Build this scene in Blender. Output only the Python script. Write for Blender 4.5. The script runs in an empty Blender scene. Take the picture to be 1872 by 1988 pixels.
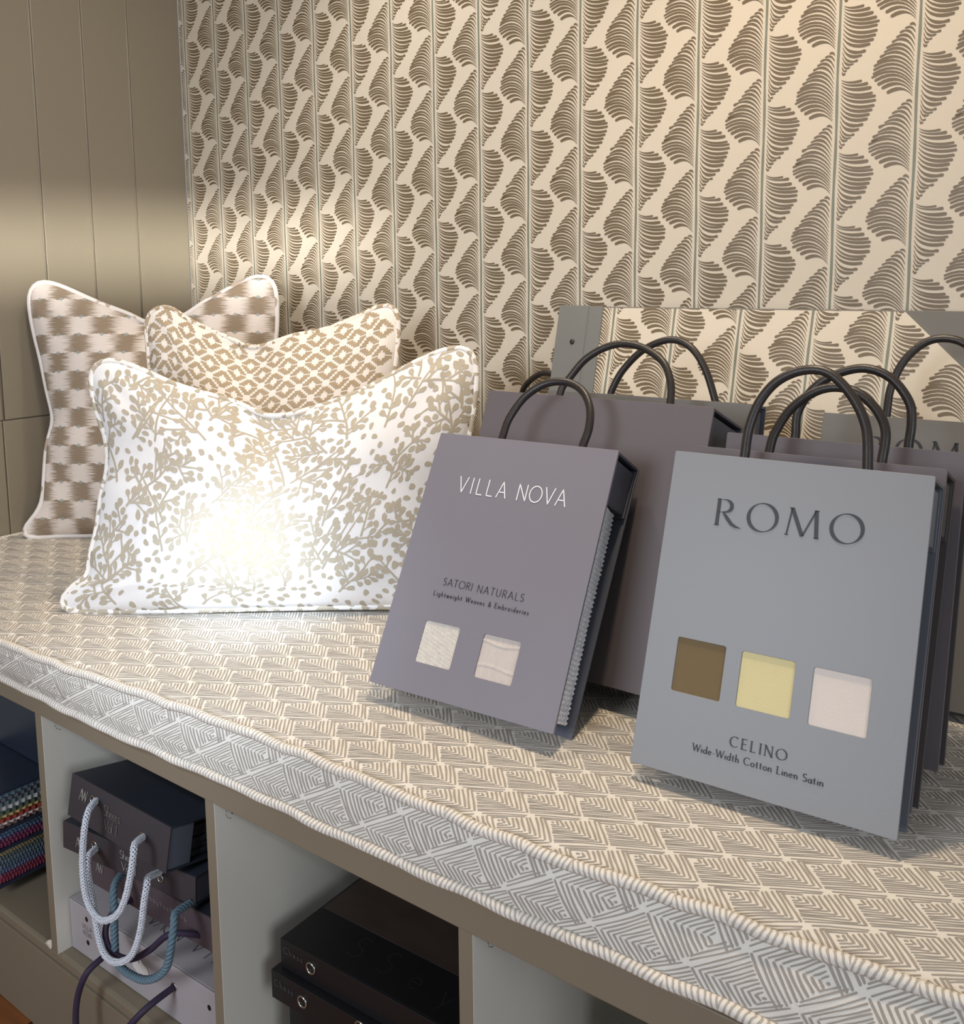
import bpy, bmesh, math, random
from math import sin, cos, pi, sqrt, radians, exp, hypot, atan2
from mathutils import Vector, Matrix
random.seed(7)
S = bpy.context.scene
COL = S.collection

# ------------------------------------------------------------------ camera, world, lights, exposure
F_PX = 1869.88
cam_d = bpy.data.cameras.new('camera'); cam = bpy.data.objects.new('camera', cam_d); COL.objects.link(cam)
yaw, pit, rol = -0.6482666, 0.1278225, 0.0102397
fw = Vector((sin(yaw)*cos(pit), cos(yaw)*cos(pit), -sin(pit)))
rt = Vector((cos(yaw), -sin(yaw), 0.0)); dn = fw.cross(rt)
r_ = rt*cos(rol) + dn*sin(rol); d_ = -rt*sin(rol) + dn*cos(rol)
M = Matrix((r_, -d_, -fw)).transposed().to_4x4()
M.translation = Vector((2.24700, -1.64699, 1.357))
cam.matrix_world = M
cam_d.sensor_fit = 'VERTICAL'; cam_d.sensor_height = 24.0
cam_d.lens = F_PX/1988*24.0
cam_d.shift_y = -(994 - 775.53)/1988
cam_d.clip_start = 0.02
S.camera = cam
S.view_settings.view_transform = 'Standard'; S.view_settings.look = 'None'
S.view_settings.gamma = 1.0; S.view_settings.exposure = 0.0
S.view_settings.use_curve_mapping = False

W = bpy.data.worlds.new('world'); S.world = W; W.use_nodes = True
W.node_tree.nodes['Background'].inputs[0].default_value = (0.86, 0.92, 1.0, 1)
W.node_tree.nodes['Background'].inputs[1].default_value = 0.28

def aim(o, tgt):
    d = Vector(tgt) - o.location
    o.rotation_euler = d.to_track_quat('-Z', 'Y').to_euler()
def light(name, kind, loc, tgt, energy, color, **k):
    d = bpy.data.lights.new(name, kind); o = bpy.data.objects.new(name, d); COL.objects.link(o)
    o.location = loc; d.energy = energy; d.color = color
    for a, v in k.items(): setattr(d, a, v)
    aim(o, tgt); return o
WARM = (1.0, 0.80, 0.56); COOL = (0.86, 0.91, 1.0)
light('downlight', 'SPOT', (1.70, -0.44, 2.62), (1.70, -0.48, 0.7), 72, WARM, spot_size=radians(100), spot_blend=0.9, shadow_soft_size=0.06)
light('downlight.001', 'SPOT', (0.95, -0.34, 2.62), (0.95, -0.30, 0.7), 40, (1.0, 0.88, 0.74), spot_size=radians(95), spot_blend=0.9, shadow_soft_size=0.06)
light('left_wall_fill', 'SPOT', (1.5, -1.0, 2.60), (0.0, -0.45, 1.35), 52, (1.0, 0.90, 0.76), spot_size=radians(80), spot_blend=1.0, shadow_soft_size=0.15)  # added fill, no fitting there: lifts the panelled left wall
light('pillow_spotlight.001', 'SPOT', (1.9, -2.5, 2.3), (0.96, -0.66, 0.90), 430, (0.66, 0.82, 1.0), spot_size=radians(8.5), spot_blend=1.0, shadow_soft_size=0.05)  # extra narrow beam, added only to burn out the pillow centre
light('pillow_spotlight', 'SPOT', (1.9, -2.5, 2.3), (1.03, -0.72, 0.84), 120, (0.74, 0.86, 1.0), spot_size=radians(19), spot_blend=1.0, shadow_soft_size=0.05)
light('window_daylight', 'AREA', (1.25, -3.1, 1.75), (1.0, -0.75, 0.72), 10, COOL, shape='RECTANGLE', size=0.9, size_y=0.9, spread=radians(90))
light('side_window', 'AREA', (5.0, -2.4, 1.7), (1.2, -0.7, 0.9), 36, COOL, shape='RECTANGLE', size=1.4, size_y=1.6)
light('glare_band_beam', 'AREA', (2.6, -2.3, 1.47), (0.0, -0.45, 1.435), 1.2, (1.0, 0.97, 0.90), shape='RECTANGLE', size=1.5, size_y=0.02, spread=radians(6))  # invented out-of-view beam that draws the pale band across the left wall

# ------------------------------------------------------------------ helpers
def lin(c):
    return tuple(((v/255)/12.92 if v/255 <= 0.04045 else ((v/255+0.055)/1.055)**2.4) for v in c) + (1.0,)
class NT:
    def __init__(s, m): s.t = m.node_tree; s.n = s.t.nodes; s.l = s.t.links
    def new(s, k, **kw):
        x = s.n.new(k)
        for a, v in kw.items(): setattr(x, a, v)
        return x
    def put(s, sock, v):
        if hasattr(v, 'is_output'): s.l.new(v, sock)
        else: sock.default_value = v
    def m(s, op, a, b=None, c=None):
        x = s.new('ShaderNodeMath', operation=op)
        s.put(x.inputs[0], a)
        if b is not None: s.put(x.inputs[1], b)
        if c is not None: s.put(x.inputs[2], c)
        return x.outputs[0]
    def mix(s, f, a, b):
        x = s.new('ShaderNodeMix', data_type='RGBA')
        s.put(x.inputs[0], f); s.put(x.inputs[6], a); s.put(x.inputs[7], b)
        return x.outputs[2]
MATS = {}
def mat(name, rgb, rough=0.6, spec=0.35, var=0.0, vscale=8.0, bump=0.0, bscale=300.0, metal=0.0, sheen=0.0, stretch=None):
    if name in MATS: return MATS[name]
    m = bpy.data.materials.new(name); m.use_nodes = True; t = NT(m)
    b = t.n['Principled BSDF']; MATS[name] = m
    b.inputs['Roughness'].default_value = rough; b.inputs['Metallic'].default_value = metal
    b.inputs['Specular IOR Level'].default_value = spec
    if sheen: b.inputs['Sheen Weight'].default_value = sheen
    c = lin(rgb)
    tc = t.new('ShaderNodeTexCoord')
    vec = tc.outputs['Object']
    if stretch:
        mp = t.new('ShaderNodeMapping'); t.l.new(vec, mp.inputs[0]); mp.inputs['Scale'].default_value = stretch; vec = mp.outputs[0]
    n = t.new('ShaderNodeTexNoise'); n.inputs['Scale'].default_value = vscale; n.inputs['Detail'].default_value = 4
    t.l.new(vec, n.inputs[0])
    dark = tuple(x*(1-var) for x in c[:3]) + (1,); lite = tuple(min(1, x*(1+var)) for x in c[:3]) + (1,)
    t.l.new(t.mix(n.outputs[0], dark, lite), b.inputs['Base Color'])
    if bump:
        n2 = t.new('ShaderNodeTexNoise'); n2.inputs['Scale'].default_value = bscale; t.l.new(vec, n2.inputs[0])
        bp = t.new('ShaderNodeBump'); bp.inputs['Strength'].default_value = bump; bp.inputs['Distance'].default_value = 0.001
        t.l.new(n2.outputs[0], bp.inputs['Height']); t.l.new(bp.outputs[0], b.inputs['Normal'])
    return m

class MB:
    def __init__(s): s.v = []; s.f = []; s.mi = []; s.uv = {}
    def add(s, vs, fs, mi=0, uvs=None):
        o = len(s.v); s.v.extend(tuple(p) for p in vs)
        for k, f in enumerate(fs):
            if uvs: s.uv[len(s.f)] = uvs[k]
            s.f.append(tuple(i+o for i in f)); s.mi.append(mi)
    def box(s, a, b, mi=0, fr=None):
        x0, y0, z0 = a; x1, y1, z1 = b
        vs = [(x0,y0,z0),(x1,y0,z0),(x1,y1,z0),(x0,y1,z0),(x0,y0,z1),(x1,y0,z1),(x1,y1,z1),(x0,y1,z1)]
        if fr: vs = [fr(*p) for p in vs]
        s.add(vs, [(0,3,2,1),(4,5,6,7),(0,1,5,4),(1,2,6,5),(2,3,7,6),(3,0,4,7)], mi)
    def build(s, name, mats, parent=None, smooth=False, bevel=0, loc=None):
        me = bpy.data.meshes.new(name); me.from_pydata(s.v, [], s.f)
        if not isinstance(mats, (list, tuple)): mats = [mats]
        for m in mats: me.materials.append(m)
        me.polygons.foreach_set('material_index', s.mi)
        if s.uv:
            ul = me.uv_layers.new(name='uv')
            for p in me.polygons:
                if p.index in s.uv:
                    for li, q in zip(p.loop_indices, s.uv[p.index]): ul.data[li].uv = q
        if smooth: me.polygons.foreach_set('use_smooth', [True]*len(me.polygons))
        me.update()
        o = bpy.data.objects.new(name, me); COL.objects.link(o)
        if parent: o.parent = parent
        if bevel:
            b = o.modifiers.new('bevel', 'BEVEL'); b.width = bevel; b.segments = 2; b.limit_method = 'ANGLE'; b.angle_limit = radians(40)
            b.harden_normals = False
        return o
def tag(o, label=None, cat=None, group=None, kind=None):
    if label: o['label'] = label
    if cat: o['category'] = cat
    if group: o['group'] = group
    if kind: o['kind'] = kind
    return o
def empty(name, loc, rot=None):
    o = bpy.data.objects.new(name, None); COL.objects.link(o); o.location = loc; o.empty_display_size = 0.05
    if rot: o.rotation_euler = rot
    return o
def basis(o, X, Y, Z, loc):
    m = Matrix((X, Y, Z)).transposed().to_4x4(); m.translation = Vector(loc); o.matrix_world = m

def smooth_path(pts, n=6, closed=False):
    P = [Vector(p) for p in pts]; out = []
    N = len(P); rng = range(N if closed else N-1)
    for i in rng:
        if closed: a, b, c, d = P[(i-1)%N], P[i], P[(i+1)%N], P[(i+2)%N]
        else: a, b, c, d = P[max(i-1,0)], P[i], P[i+1], P[min(i+2,N-1)]
        for k in range(n):
            t = k/n
            out.append(0.5*((2*b)+(c-a)*t+(2*a-5*b+4*c-d)*t*t+(3*b-a-3*c+d)*t**3))
    if not closed: out.append(P[-1].copy())
    return out
def frames(path, closed=False):
    n = len(path); T = []
    for i in range(n):
        if closed: d = path[(i+1)%n]-path[(i-1)%n]
        else: d = path[min(i+1,n-1)]-path[max(i-1,0)]
        T.append(d.normalized() if d.length > 1e-9 else Vector((1,0,0)))
    ref = Vector((0,0,1)) if abs(T[0].z) < 0.9 else Vector((0,1,0))
    N = [(ref-T[0]*ref.dot(T[0])).normalized()]
    for i in range(1, n):
        v = N[-1]-T[i]*N[-1].dot(T[i]); N.append(v.normalized())
    return T, N, [t.cross(m) for t, m in zip(T, N)]
def tube(mb, path, r, seg=10, closed=False, mi=0, cap=True):
    T, N, B = frames(path, closed); vs = []; n = len(path)
    L = [0.0]
    for i in range(1, n): L.append(L[-1]+(path[i]-path[i-1]).length)
    L.append(L[-1]+(path[0]-path[-1]).length)
    rr = r if callable(r) else (lambda t: r)
    for i, p in enumerate(path):
        q = rr(i/max(1,n-1))
        for k in range(seg):
            a = 2*pi*k/seg; vs.append(p+N[i]*cos(a)*q+B[i]*sin(a)*q)
    fs = []; uvs = []
    for i in range(n if closed else n-1):
        j = (i+1) % n
        for k in range(seg):
            k2 = (k+1) % seg
            fs.append((i*seg+k, i*seg+k2, j*seg+k2, j*seg+k))
            uvs.append(((L[i],k/seg),(L[i],(k+1)/seg),(L[i+1],(k+1)/seg),(L[i+1],k/seg)))
    if cap and not closed:
        fs.append(tuple(reversed(range(seg)))); uvs.append([(0,0)]*seg)
        fs.append(tuple((n-1)*seg+k for k in range(seg))); uvs.append([(0,0)]*seg)
    mb.add(vs, fs, mi, uvs)
def braid(mb, path, r, turns_per_m=75, strands=4, mi=0, twist=False):
    path = resample(path, 0.0022)
    T, N, B = frames(path); L = 0; Ls = [0.0]
    for i in range(1, len(path)): L += (path[i]-path[i-1]).length; Ls.append(L)
    tube(mb, path, r*0.66, 8, mi=1)
    for sgn in ((1,) if twist else (1, -1)):
        for s in range(strands):
            pp = []
            for i, p in enumerate(path):
                a = sgn*2*pi*Ls[i]*turns_per_m/2 + 2*pi*s/strands
                q = r*.52 if twist else r*(0.74+0.10*sin(a*strands+(0 if sgn > 0 else pi)))
                pp.append(p+N[i]*cos(a)*q+B[i]*sin(a)*q)
            tube(mb, pp, r*(.50 if twist else .235), 7, mi=mi)
def resample(path, d):
    out = [path[0].copy()]; acc = 0
    for a, b in zip(path[:-1], path[1:]):
        l = (b-a).length
        if l < 1e-9: continue
        t = d-acc
        while t <= l: out.append(a.lerp(b, t/l)); t += d
        acc = (acc+l) % d
    out.append(path[-1].copy()); return out
def torus(mb, c, nrm, R, r, seg=20, mi=0):
    n = Vector(nrm).normalized(); a = n.orthogonal().normalized(); b = n.cross(a)
    tube(mb, [Vector(c)+a*R*cos(2*pi*k/seg)+b*R*sin(2*pi*k/seg) for k in range(seg)], r, 8, closed=True, mi=mi)
def interp(tab, x):
    if x <= tab[0][0]: return tab[0][1]
    for (a, p), (b, q) in zip(tab[:-1], tab[1:]):
        if x <= b:
            t = (x-a)/(b-a); return p+(q-p)*t
    return tab[-1][1]
def sinterp(tab, x):          # softened linear interpolation
    return (interp(tab, x-0.05)+2*interp(tab, x)+interp(tab, x+0.05))/4

def ribbon(pts, ws, cap0=True, cap1=True):
    """flat stroke: centre points and half widths -> list of faces (each a list of 2D points)"""
    n = len(pts); Lp = []; Rp = []; faces = []
    for i, (x, y) in enumerate(pts):
        a = pts[max(i-1,0)]; b = pts[min(i+1,n-1)]
        dx, dy = b[0]-a[0], b[1]-a[1]; l = hypot(dx, dy) or 1e-9; nx, ny = -dy/l, dx/l; w = ws[i]
        Lp.append((x+nx*w, y+ny*w)); Rp.append((x-nx*w, y-ny*w))
    vs = Lp+Rp; fs = [(i, i+n, i+n+1, i+1) for i in range(n-1)]
    for (k, flag, s) in ((0, cap0, -1), (n-1, cap1, 1)):
        if not flag or ws[k] < 1e-5: continue
        a = pts[max(k-1,0)]; b = pts[min(k+1,n-1)]
        dx, dy = b[0]-a[0], b[1]-a[1]; l = hypot(dx, dy) or 1e-9; dx, dy = dx/l*s, dy/l*s; w = ws[k]; x, y = pts[k]
        o = len(vs); cp = []
        for ang in (45, 0, -45):
            ca, sa = cos(radians(ang)), sin(radians(ang))
            cp.append((x+w*(dx*ca-dy*sa*1), y+w*(dy*ca+dx*sa)))
        if s > 0: vs += cp; fs.append((k, k+n, o+2, o+1, o))
        else: vs += cp; fs.append((k+n, k, o+2, o+1, o))
    return vs, fs

# ------------------------------------------------------------------ materials
PAINT = mat('taupe_satin_paint', (142, 132, 115), 0.34, 0.5, 0.03, 3.0, 0.05, 60)
RAILP = mat('taupe_bench_paint', (128, 117, 99), 0.45, 0.45, 0.04, 5.0, 0.08, 90)
INNER = mat('pale_primed_board', (222, 220, 208), 0.55, 0.4, 0.05, 6.0, 0.1, 60)
WALLP = mat('cream_wallpaper', (217, 206, 188), 0.62, 0.3, 0.015, 2.0, 0.03, 400)
LEAF = mat('bronze_leaf_print', (116, 99, 73), 0.42, 0.5, 0.06, 40)
VINE = mat('sage_stripe_print', (128, 132, 118), 0.45, 0.4, 0.06, 40)
CLOTH = mat('ivory_cotton', (226, 220, 210), 0.85, 0.2, 0.02, 30, 0.35, 900, sheen=0.1)
HATCH = mat('grey_hatch_print', (162, 154, 144), 0.85, 0.2, 0.10, 60, 0.3, 900)
P3BASE = mat('white_cotton', (228, 226, 226), 0.85, 0.2, 0.01, 30, 0.3, 900, sheen=0.1)
P3PRT = mat('stone_sprig_print', (178, 168, 150), 0.85, 0.2, 0.08, 50)
P2BASE = mat('oyster_cotton', (228, 220, 212), 0.85, 0.2, 0.02, 30, 0.3, 900, sheen=0.1)
P2PRT = mat('tan_motif_print', (168, 150, 125), 0.85, 0.2, 0.10, 60)
MAUVE = mat('mauve_grey_board', (126, 122, 130), 0.50, 0.4, 0.03, 6, 0.06, 700)
MAUVE2 = mat('dusky_mauve_board', (103, 96, 100), 0.52, 0.4, 0.03, 6, 0.06, 700)
GREY = mat('cool_grey_board', (140, 141, 144), 0.42, 0.45, 0.02, 5, 0.05, 700)
GREY2 = mat('slate_grey_board', (112, 109, 104), 0.5, 0.4, 0.04, 6, 0.06, 700)
LINER = mat('blue_grey_liner', (88, 92, 104), 0.5, 0.4, 0.03, 8)
LINER2 = mat('dark_brown_liner', (74, 69, 68), 0.55, 0.35, 0.04, 8)
CORD = mat('black_leather_cord', (46, 40, 37), 0.38, 0.5, 0.25, 120, 0.2, 500)
WHITEINK = mat('white_foil', (240, 240, 240), 0.35, 0.5)
BLACKINK = mat('black_ink', (40, 38, 40), 0.5, 0.4)
DARKINK = mat('charcoal_ink', (58, 58, 60), 0.5, 0.4)
SILVINK = mat('silver_foil', (150, 146, 142), 0.4, 0.5)
CHAR = mat('charcoal_case', (62, 57, 60), 0.5, 0.4, 0.04, 10, 0.08, 700)
CHART = mat('ink_blue_case_top', (42, 46, 56), 0.5, 0.45, 0.1, 6, 0.08, 700)
PLUM = mat('plum_case', (82, 71, 76), 0.55, 0.4, 0.05, 10)
LINEN = mat('pale_linen_board', (168, 162, 164), 0.7, 0.3, 0.10, 14, 0.25, 350)
BLACKB = mat('black_board', (22, 21, 23), 0.45, 0.4, 0.15, 9, 0.05, 500)
NAVY = mat('navy_cover', (36, 44, 60), 0.35, 0.5, 0.25, 5)
STEEL = mat('polished_steel', (200, 198, 192), 0.2, 0.5, metal=1.0)
SILK = mat('silver_braid', (206, 210, 218), 0.42, 0.6, 0.35, 260, sheen=0.2)
TEAL = mat('teal_rope', (96, 118, 130), 0.7, 0.3, 0.2, 200)
PURP = mat('purple_cord', (56, 46, 66), 0.6, 0.3, 0.1, 100)
CREAMP = mat('cream_card', (240, 226, 196), 0.7, 0.2)

def wood():
    m = bpy.data.materials.new('orange_pine_floor'); m.use_nodes = True; t = NT(m); b = t.n['Principled BSDF']
    tc = t.new('ShaderNodeTexCoord'); mp = t.new('ShaderNodeMapping'); t.l.new(tc.outputs['Object'], mp.inputs[0]); mp.inputs['Scale'].default_value = (1.2, 14, 1)
    n = t.new('ShaderNodeTexNoise'); n.inputs['Scale'].default_value = 4; n.inputs['Detail'].default_value = 6; t.l.new(mp.outputs[0], n.inputs[0])
    br = t.new('ShaderNodeTexBrick'); br.inputs['Scale'].default_value = 1; br.inputs['Mortar Size'].default_value = 0.003
    br.inputs['Brick Width'].default_value = 1.2; br.inputs['Row Height'].default_value = 0.12
    br.inputs['Color1'].default_value = (1,1,1,1); br.inputs['Color2'].default_value = (.8,.8,.8,1); br.inputs['Mortar'].default_value = (.15,.1,.08,1)
    t.l.new(tc.outputs['Object'], br.inputs[0])
    c = t.mix(n.outputs[0], lin((96, 52, 26)), lin((178, 112, 62)))
    x = t.new('ShaderNodeMix', data_type='RGBA', blend_type='MULTIPLY'); x.inputs[0].default_value = 1
    t.l.new(c, x.inputs[6]); t.l.new(br.outputs[0], x.inputs[7]); t.l.new(x.outputs[2], b.inputs['Base Color']); b.inputs['Roughness'].default_value = 0.4
    return m
def stripe_pipe(name, base, ink, pitch, twist, seglen, thr=0.1):
    m = bpy.data.materials.new(name); m.use_nodes = True; t = NT(m); b = t.n['Principled BSDF']; b.inputs['Roughness'].default_value = 0.85
    uv = t.new('ShaderNodeUVMap'); uv.uv_map = 'uv'; sp = t.new('ShaderNodeSeparateXYZ'); t.l.new(uv.outputs[0], sp.inputs[0])
    u, v = sp.outputs[0], sp.outputs[1]
    tri = t.m('PINGPONG', t.m('MULTIPLY', v, 1.0), 0.5)
    fl = t.m('SUBTRACT', t.m('MULTIPLY', t.m('GREATER_THAN', t.m('FRACT', t.m('DIVIDE', u, seglen)), 0.5), 2.0), 1.0)
    ph = t.m('ADD', t.m('DIVIDE', u, pitch), t.m('MULTIPLY', t.m('MULTIPLY', v, twist), fl))
    n = t.new('ShaderNodeTexNoise'); n.inputs['Scale'].default_value = 90
    tc = t.new('ShaderNodeTexCoord'); t.l.new(tc.outputs['Object'], n.inputs[0])
    s = t.m('SINE', t.m('MULTIPLY', t.m('ADD', ph, t.m('MULTIPLY', n.outputs[0], 0.7)), 2*pi))
    f = t.m('GREATER_THAN', s, thr)
    t.l.new(t.mix(f, lin(base), lin(ink)), b.inputs['Base Color'])
    return m
def blotch_pipe(name, base, ink, scale, thr, stretch=(1,1,1)):
    m = bpy.data.materials.new(name); m.use_nodes = True; t = NT(m); b = t.n['Principled BSDF']; b.inputs['Roughness'].default_value = 0.85
    tc = t.new('ShaderNodeTexCoord'); n = t.new('ShaderNodeTexNoise'); n.inputs['Scale'].default_value = scale; n.inputs['Detail'].default_value = 1
    t.l.new(tc.outputs['Object'], n.inputs[0])
    mr = t.new('ShaderNodeMapRange'); mr.inputs[1].default_value = thr; mr.inputs[2].default_value = thr+0.03; t.l.new(n.outputs[0], mr.inputs[0])
    t.l.new(t.mix(mr.outputs[0], lin(base), lin(ink)), b.inputs['Base Color'])
    return m
PIPE_C = stripe_pipe('hatched_piping', (228, 221, 211), (176, 168, 157), 0.0062, 2.2, 0.11, 0.25)
PIPE3 = blotch_pipe('sprig_piping', (232, 229, 226), (178, 168, 150), 60, 0.50)
PIPE2 = blotch_pipe('motif_piping', (228, 220, 212), (168, 150, 125), 85, 0.53)
PIPE1 = blotch_pipe('ikat_piping', (226, 221, 217), (176, 160, 146), 22, 0.60)
def ikat():
    m = bpy.data.materials.new('ikat_check_fabric'); m.use_nodes = True; t = NT(m); b = t.n['Principled BSDF']
    b.inputs['Roughness'].default_value = 0.85; b.inputs['Specular IOR Level'].default_value = 0.2
    uv = t.new('ShaderNodeUVMap'); uv.uv_map = 'uv'; sp = t.new('ShaderNodeSeparateXYZ'); t.l.new(uv.outputs[0], sp.inputs[0])
    u = t.m('DIVIDE', sp.outputs[0], 0.0505); v = t.m('DIVIDE', sp.outputs[1], 0.0425)
    def noise(sx, sy, det=2):
        mp = t.new('ShaderNodeMapping'); t.l.new(uv.outputs[0], mp.inputs[0]); mp.inputs['Scale'].default_value = (sx, sy, 1)
        n = t.new('ShaderNodeTexNoise'); n.noise_dimensions = '2D'; n.inputs['Scale'].default_value = 1; n.inputs['Detail'].default_value = det
        t.l.new(mp.outputs[0], n.inputs[0]); return t.m('SUBTRACT', n.outputs[0], 0.5)
    jag = noise(30, 900, 1); wav = noise(22, 8, 1)
    vv = t.m('ADD', v, t.m('MULTIPLY', noise(60, 20, 2), 0.22))
    row = t.m('FLOOR', vv)
    odd = t.m('MODULO', row, 2.0)
    uu = t.m('ADD', t.m('ADD', u, t.m('MULTIPLY', odd, 1.0)), t.m('ADD', t.m('MULTIPLY', jag, 0.95), t.m('MULTIPLY', wav, 0.2)))
    tri = t.m('PINGPONG', uu, 1.0)           # 0 .. 1 .. 0 over two cells
    mr = t.new('ShaderNodeMapRange'); mr.interpolation_type = 'SMOOTHSTEP'; mr.inputs[1].default_value = 0.26; mr.inputs[2].default_value = 0.76
    t.l.new(tri, mr.inputs[0])
    base = t.mix(mr.outputs[0], lin((222, 211, 203)), lin((146, 129, 110)))
    # small blue-grey diamonds where the rows meet, centred on the dark blocks
    fu = t.m('ABSOLUTE', t.m('SUBTRACT', t.m('FRACT', t.m('ADD', u, 0.0)), 0.0))
    du = t.m('PINGPONG', u, 0.5)
    dv = t.m('PINGPONG', v, 0.5)
    dd = t.m('LESS_THAN', t.m('ADD', t.m('MULTIPLY', du, 1.0), t.m('MULTIPLY', dv, 1.2)), 0.13)
    col = t.mix(t.m('MULTIPLY', dd, 0.8), base, lin((152, 160, 158)))
    t.l.new(col, b.inputs['Base Color'])
    return m
IKAT = ikat(); FLOORM = wood()

# ------------------------------------------------------------------ room
ROOMX, ROOMZ = 3.3, 2.7
b = MB(); b.box((-0.1, -3.4, -0.05), (ROOMX, 0.1, 0.0)); f = b.build('floor', FLOORM); tag(f, kind='structure')
b = MB(); b.box((-0.1, -1.5, ROOMZ), (ROOMX, 0.1, ROOMZ+0.08)); tag(b.build('ceiling', mat('ceiling_paint', (225, 222, 214), 0.8)), kind='structure')
# tongue and groove panelling on the left wall (x = 0)
b = MB()
b.box((-0.10, -3.4, 0.0), (-0.006, 0.0, ROOMZ))
gro = [0.0, -0.156, -0.283, -0.411] + [-0.411-0.128*k for k in range(1, 24)]
gap = 0.0022
for y1, y0 in zip(gro[:-1], gro[1:]):
    b.box((-0.03, y0+gap/2, 1.0315), (0.0, y1-gap/2, ROOMZ))
for y1, y0 in [(0.0, -0.544), (-0.544, -1.09), (-1.09, -1.64), (-1.64, -2.19), (-2.19, -3.39)]:
    b.box((-0.03, y0+gap/2, 0.0), (0.0, y1-gap/2, 1.0290))
wl = b.build('wall_left', PAINT, bevel=0.0022); tag(wl, kind='structure')
b = MB()
for y in gro[1:16]:
    tube(b, [Vector((-0.0006, y-0.0030, 1.034)), Vector((-0.0006, y-0.0030, ROOMZ))], 0.0028, 8)
tag(b.build('trim_1', PAINT, smooth=True), kind='structure')

# wallpaper: cream paper, a sage stripe and two staggered rows of leaf fans on every stripe
R_S = [0,.0038,.008,.0125,.0175,.023,.029,.0355,.0425,.0495,.057,.0643,.0715,.079,.087,.095,.103]
R_X = [.0358,.0446,.050,.0556,.060,.059,.0577,.054,.051,.0477,.0414,.035,.0286,.023,.0177,.0134,.0108]
R_Z = [.0045,.0096,.017,.0254,.031,.0373,.0446,.052,.058,.065,.074,.080,.0876,.092,.097,.102,.107]
L_S = [.004,.013,.0235,.033,.0415,.049,.056,.0625,.0685,.0745,.080,.0855,.091,.096,.101,.1055,.109]
L_X = [.014,.021,.0275,.034,.040,.046,.0520,.0570,.0610,.0645,.0665,.0675,.067,.064,.058,.050,.042]
L_Z = [0,.0052,.0110,.0172,.0236,.0302,.0368,.0434,.050,.0562,.0622,.068,.0736,.079,.0848,.0915,.0990]
def leaf_curves(rng):
    out = []
    for side, SS, XX, ZZ in ((1, R_S, R_X, R_Z), (-1, L_S, L_X, L_Z)):
        cs = []
        for s, x, z in zip(SS, XX, ZZ):
            x *= 1+rng.uniform(-.03, .03); z += rng.uniform(-.0008, .0008); x0 = .0062
            L = x-x0; D = s-z
            if side > 0: p1, p2 = (x0+.12*L, s-.62*D), (x0+.42*L, z-.10*D+.0022)
            else: p1, p2 = (x0+.22*L, z+.25*D-.12*L), (x0+.56*L, z-.215*L)
            pts = []
            for k in range(9):
                t = k/8; a, b2, b3, c = (1-t)**3, 3*t*(1-t)**2, 3*t*t*(1-t), t**3
                pts.append((side*(a*x0+b2*p1[0]+b3*p2[0]+c*x), -(a*s+b2*p1[1]+b3*p2[1]+c*z)))
            cs.append(pts)
        for i, pts in enumerate(cs):
            nb = [cs[j] for j in (i-1, i+1) if 0 <= j < len(cs)]
            ws = []
            for k in range(9):
                d = min(min(hypot(pts[k][0]-q[0], pts[k][1]-q[1]) for q in c) for c in nb)
                t = k/8; w = .5*d*(.24+.48*min(1, t*1.5)); ws.append(min(max(w, .0004), .0030)*(.55 if k == 0 else 1)*(0.9 if k == 8 else 1))
            out.append(ribbon(pts, ws, True, True))
    return out
def wallpaper(mb, fr, x0, x1, z0, z1, stripes, period=.1155, ok=None, leaf_mi=1, vine_mi=2, seed=3):
    rng = random.Random(seed); variants = [leaf_curves(rng) for _ in range(5)]
    n = 0
    for sx, ph in stripes:
        if x0 < sx < x1:
            zs = z0; pts = []
            while zs < z1+.03: pts.append((sx+.0006*sin(zs*31+sx*9), min(zs, z1))); zs += .03
            if ok: pts = [p for p in pts if ok(*p)]
            if len(pts) > 1:
                vs, fs = ribbon(pts, [.0021+.0003*sin(i*2.1) for i in range(len(pts))], False, False)
                mb.add([fr(x, z, .00035) for x, z in vs], fs, vine_mi)
        k0 = int((z0-ph)/period)-1; k1 = int((z1-ph)/period)+2
        for k in range(k0, k1+1):
            zr = ph+k*period; var = variants[n % 5]; n += 1
            for j, (vs, fs) in enumerate(var):
                zz = zr if j < 17 else zr+.0445
                q = [(sx+a, zz+c) for a, c in vs]
                if max(p[0] for p in q) < x0 or min(p[0] for p in q) > x1 or max(p[1] for p in q) < z0 or min(p[1] for p in q) > z1: continue
                if ok and not all(ok(*p) for p in q): continue
                q = [(min(max(a, x0), x1), min(max(c, z0), z1)) for a, c in q]
                mb.add([fr(a, c, .00035) for a, c in q], fs, leaf_mi)
b = MB()
b.box((0.0, 0.0, 0.0), (ROOMX, 0.1, ROOMZ))
stripes = [(.0225+.12224*k, (1.9785+.0272*k) % .1155) for k in range(-1, 28)]
wallpaper(b, lambda x, z, o: (x, -o, z), 0.002, ROOMX, 0.62, 2.45, stripes)
tag(b.build('wall_back', [WALLP, LEAF, VINE]), kind='structure')

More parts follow.
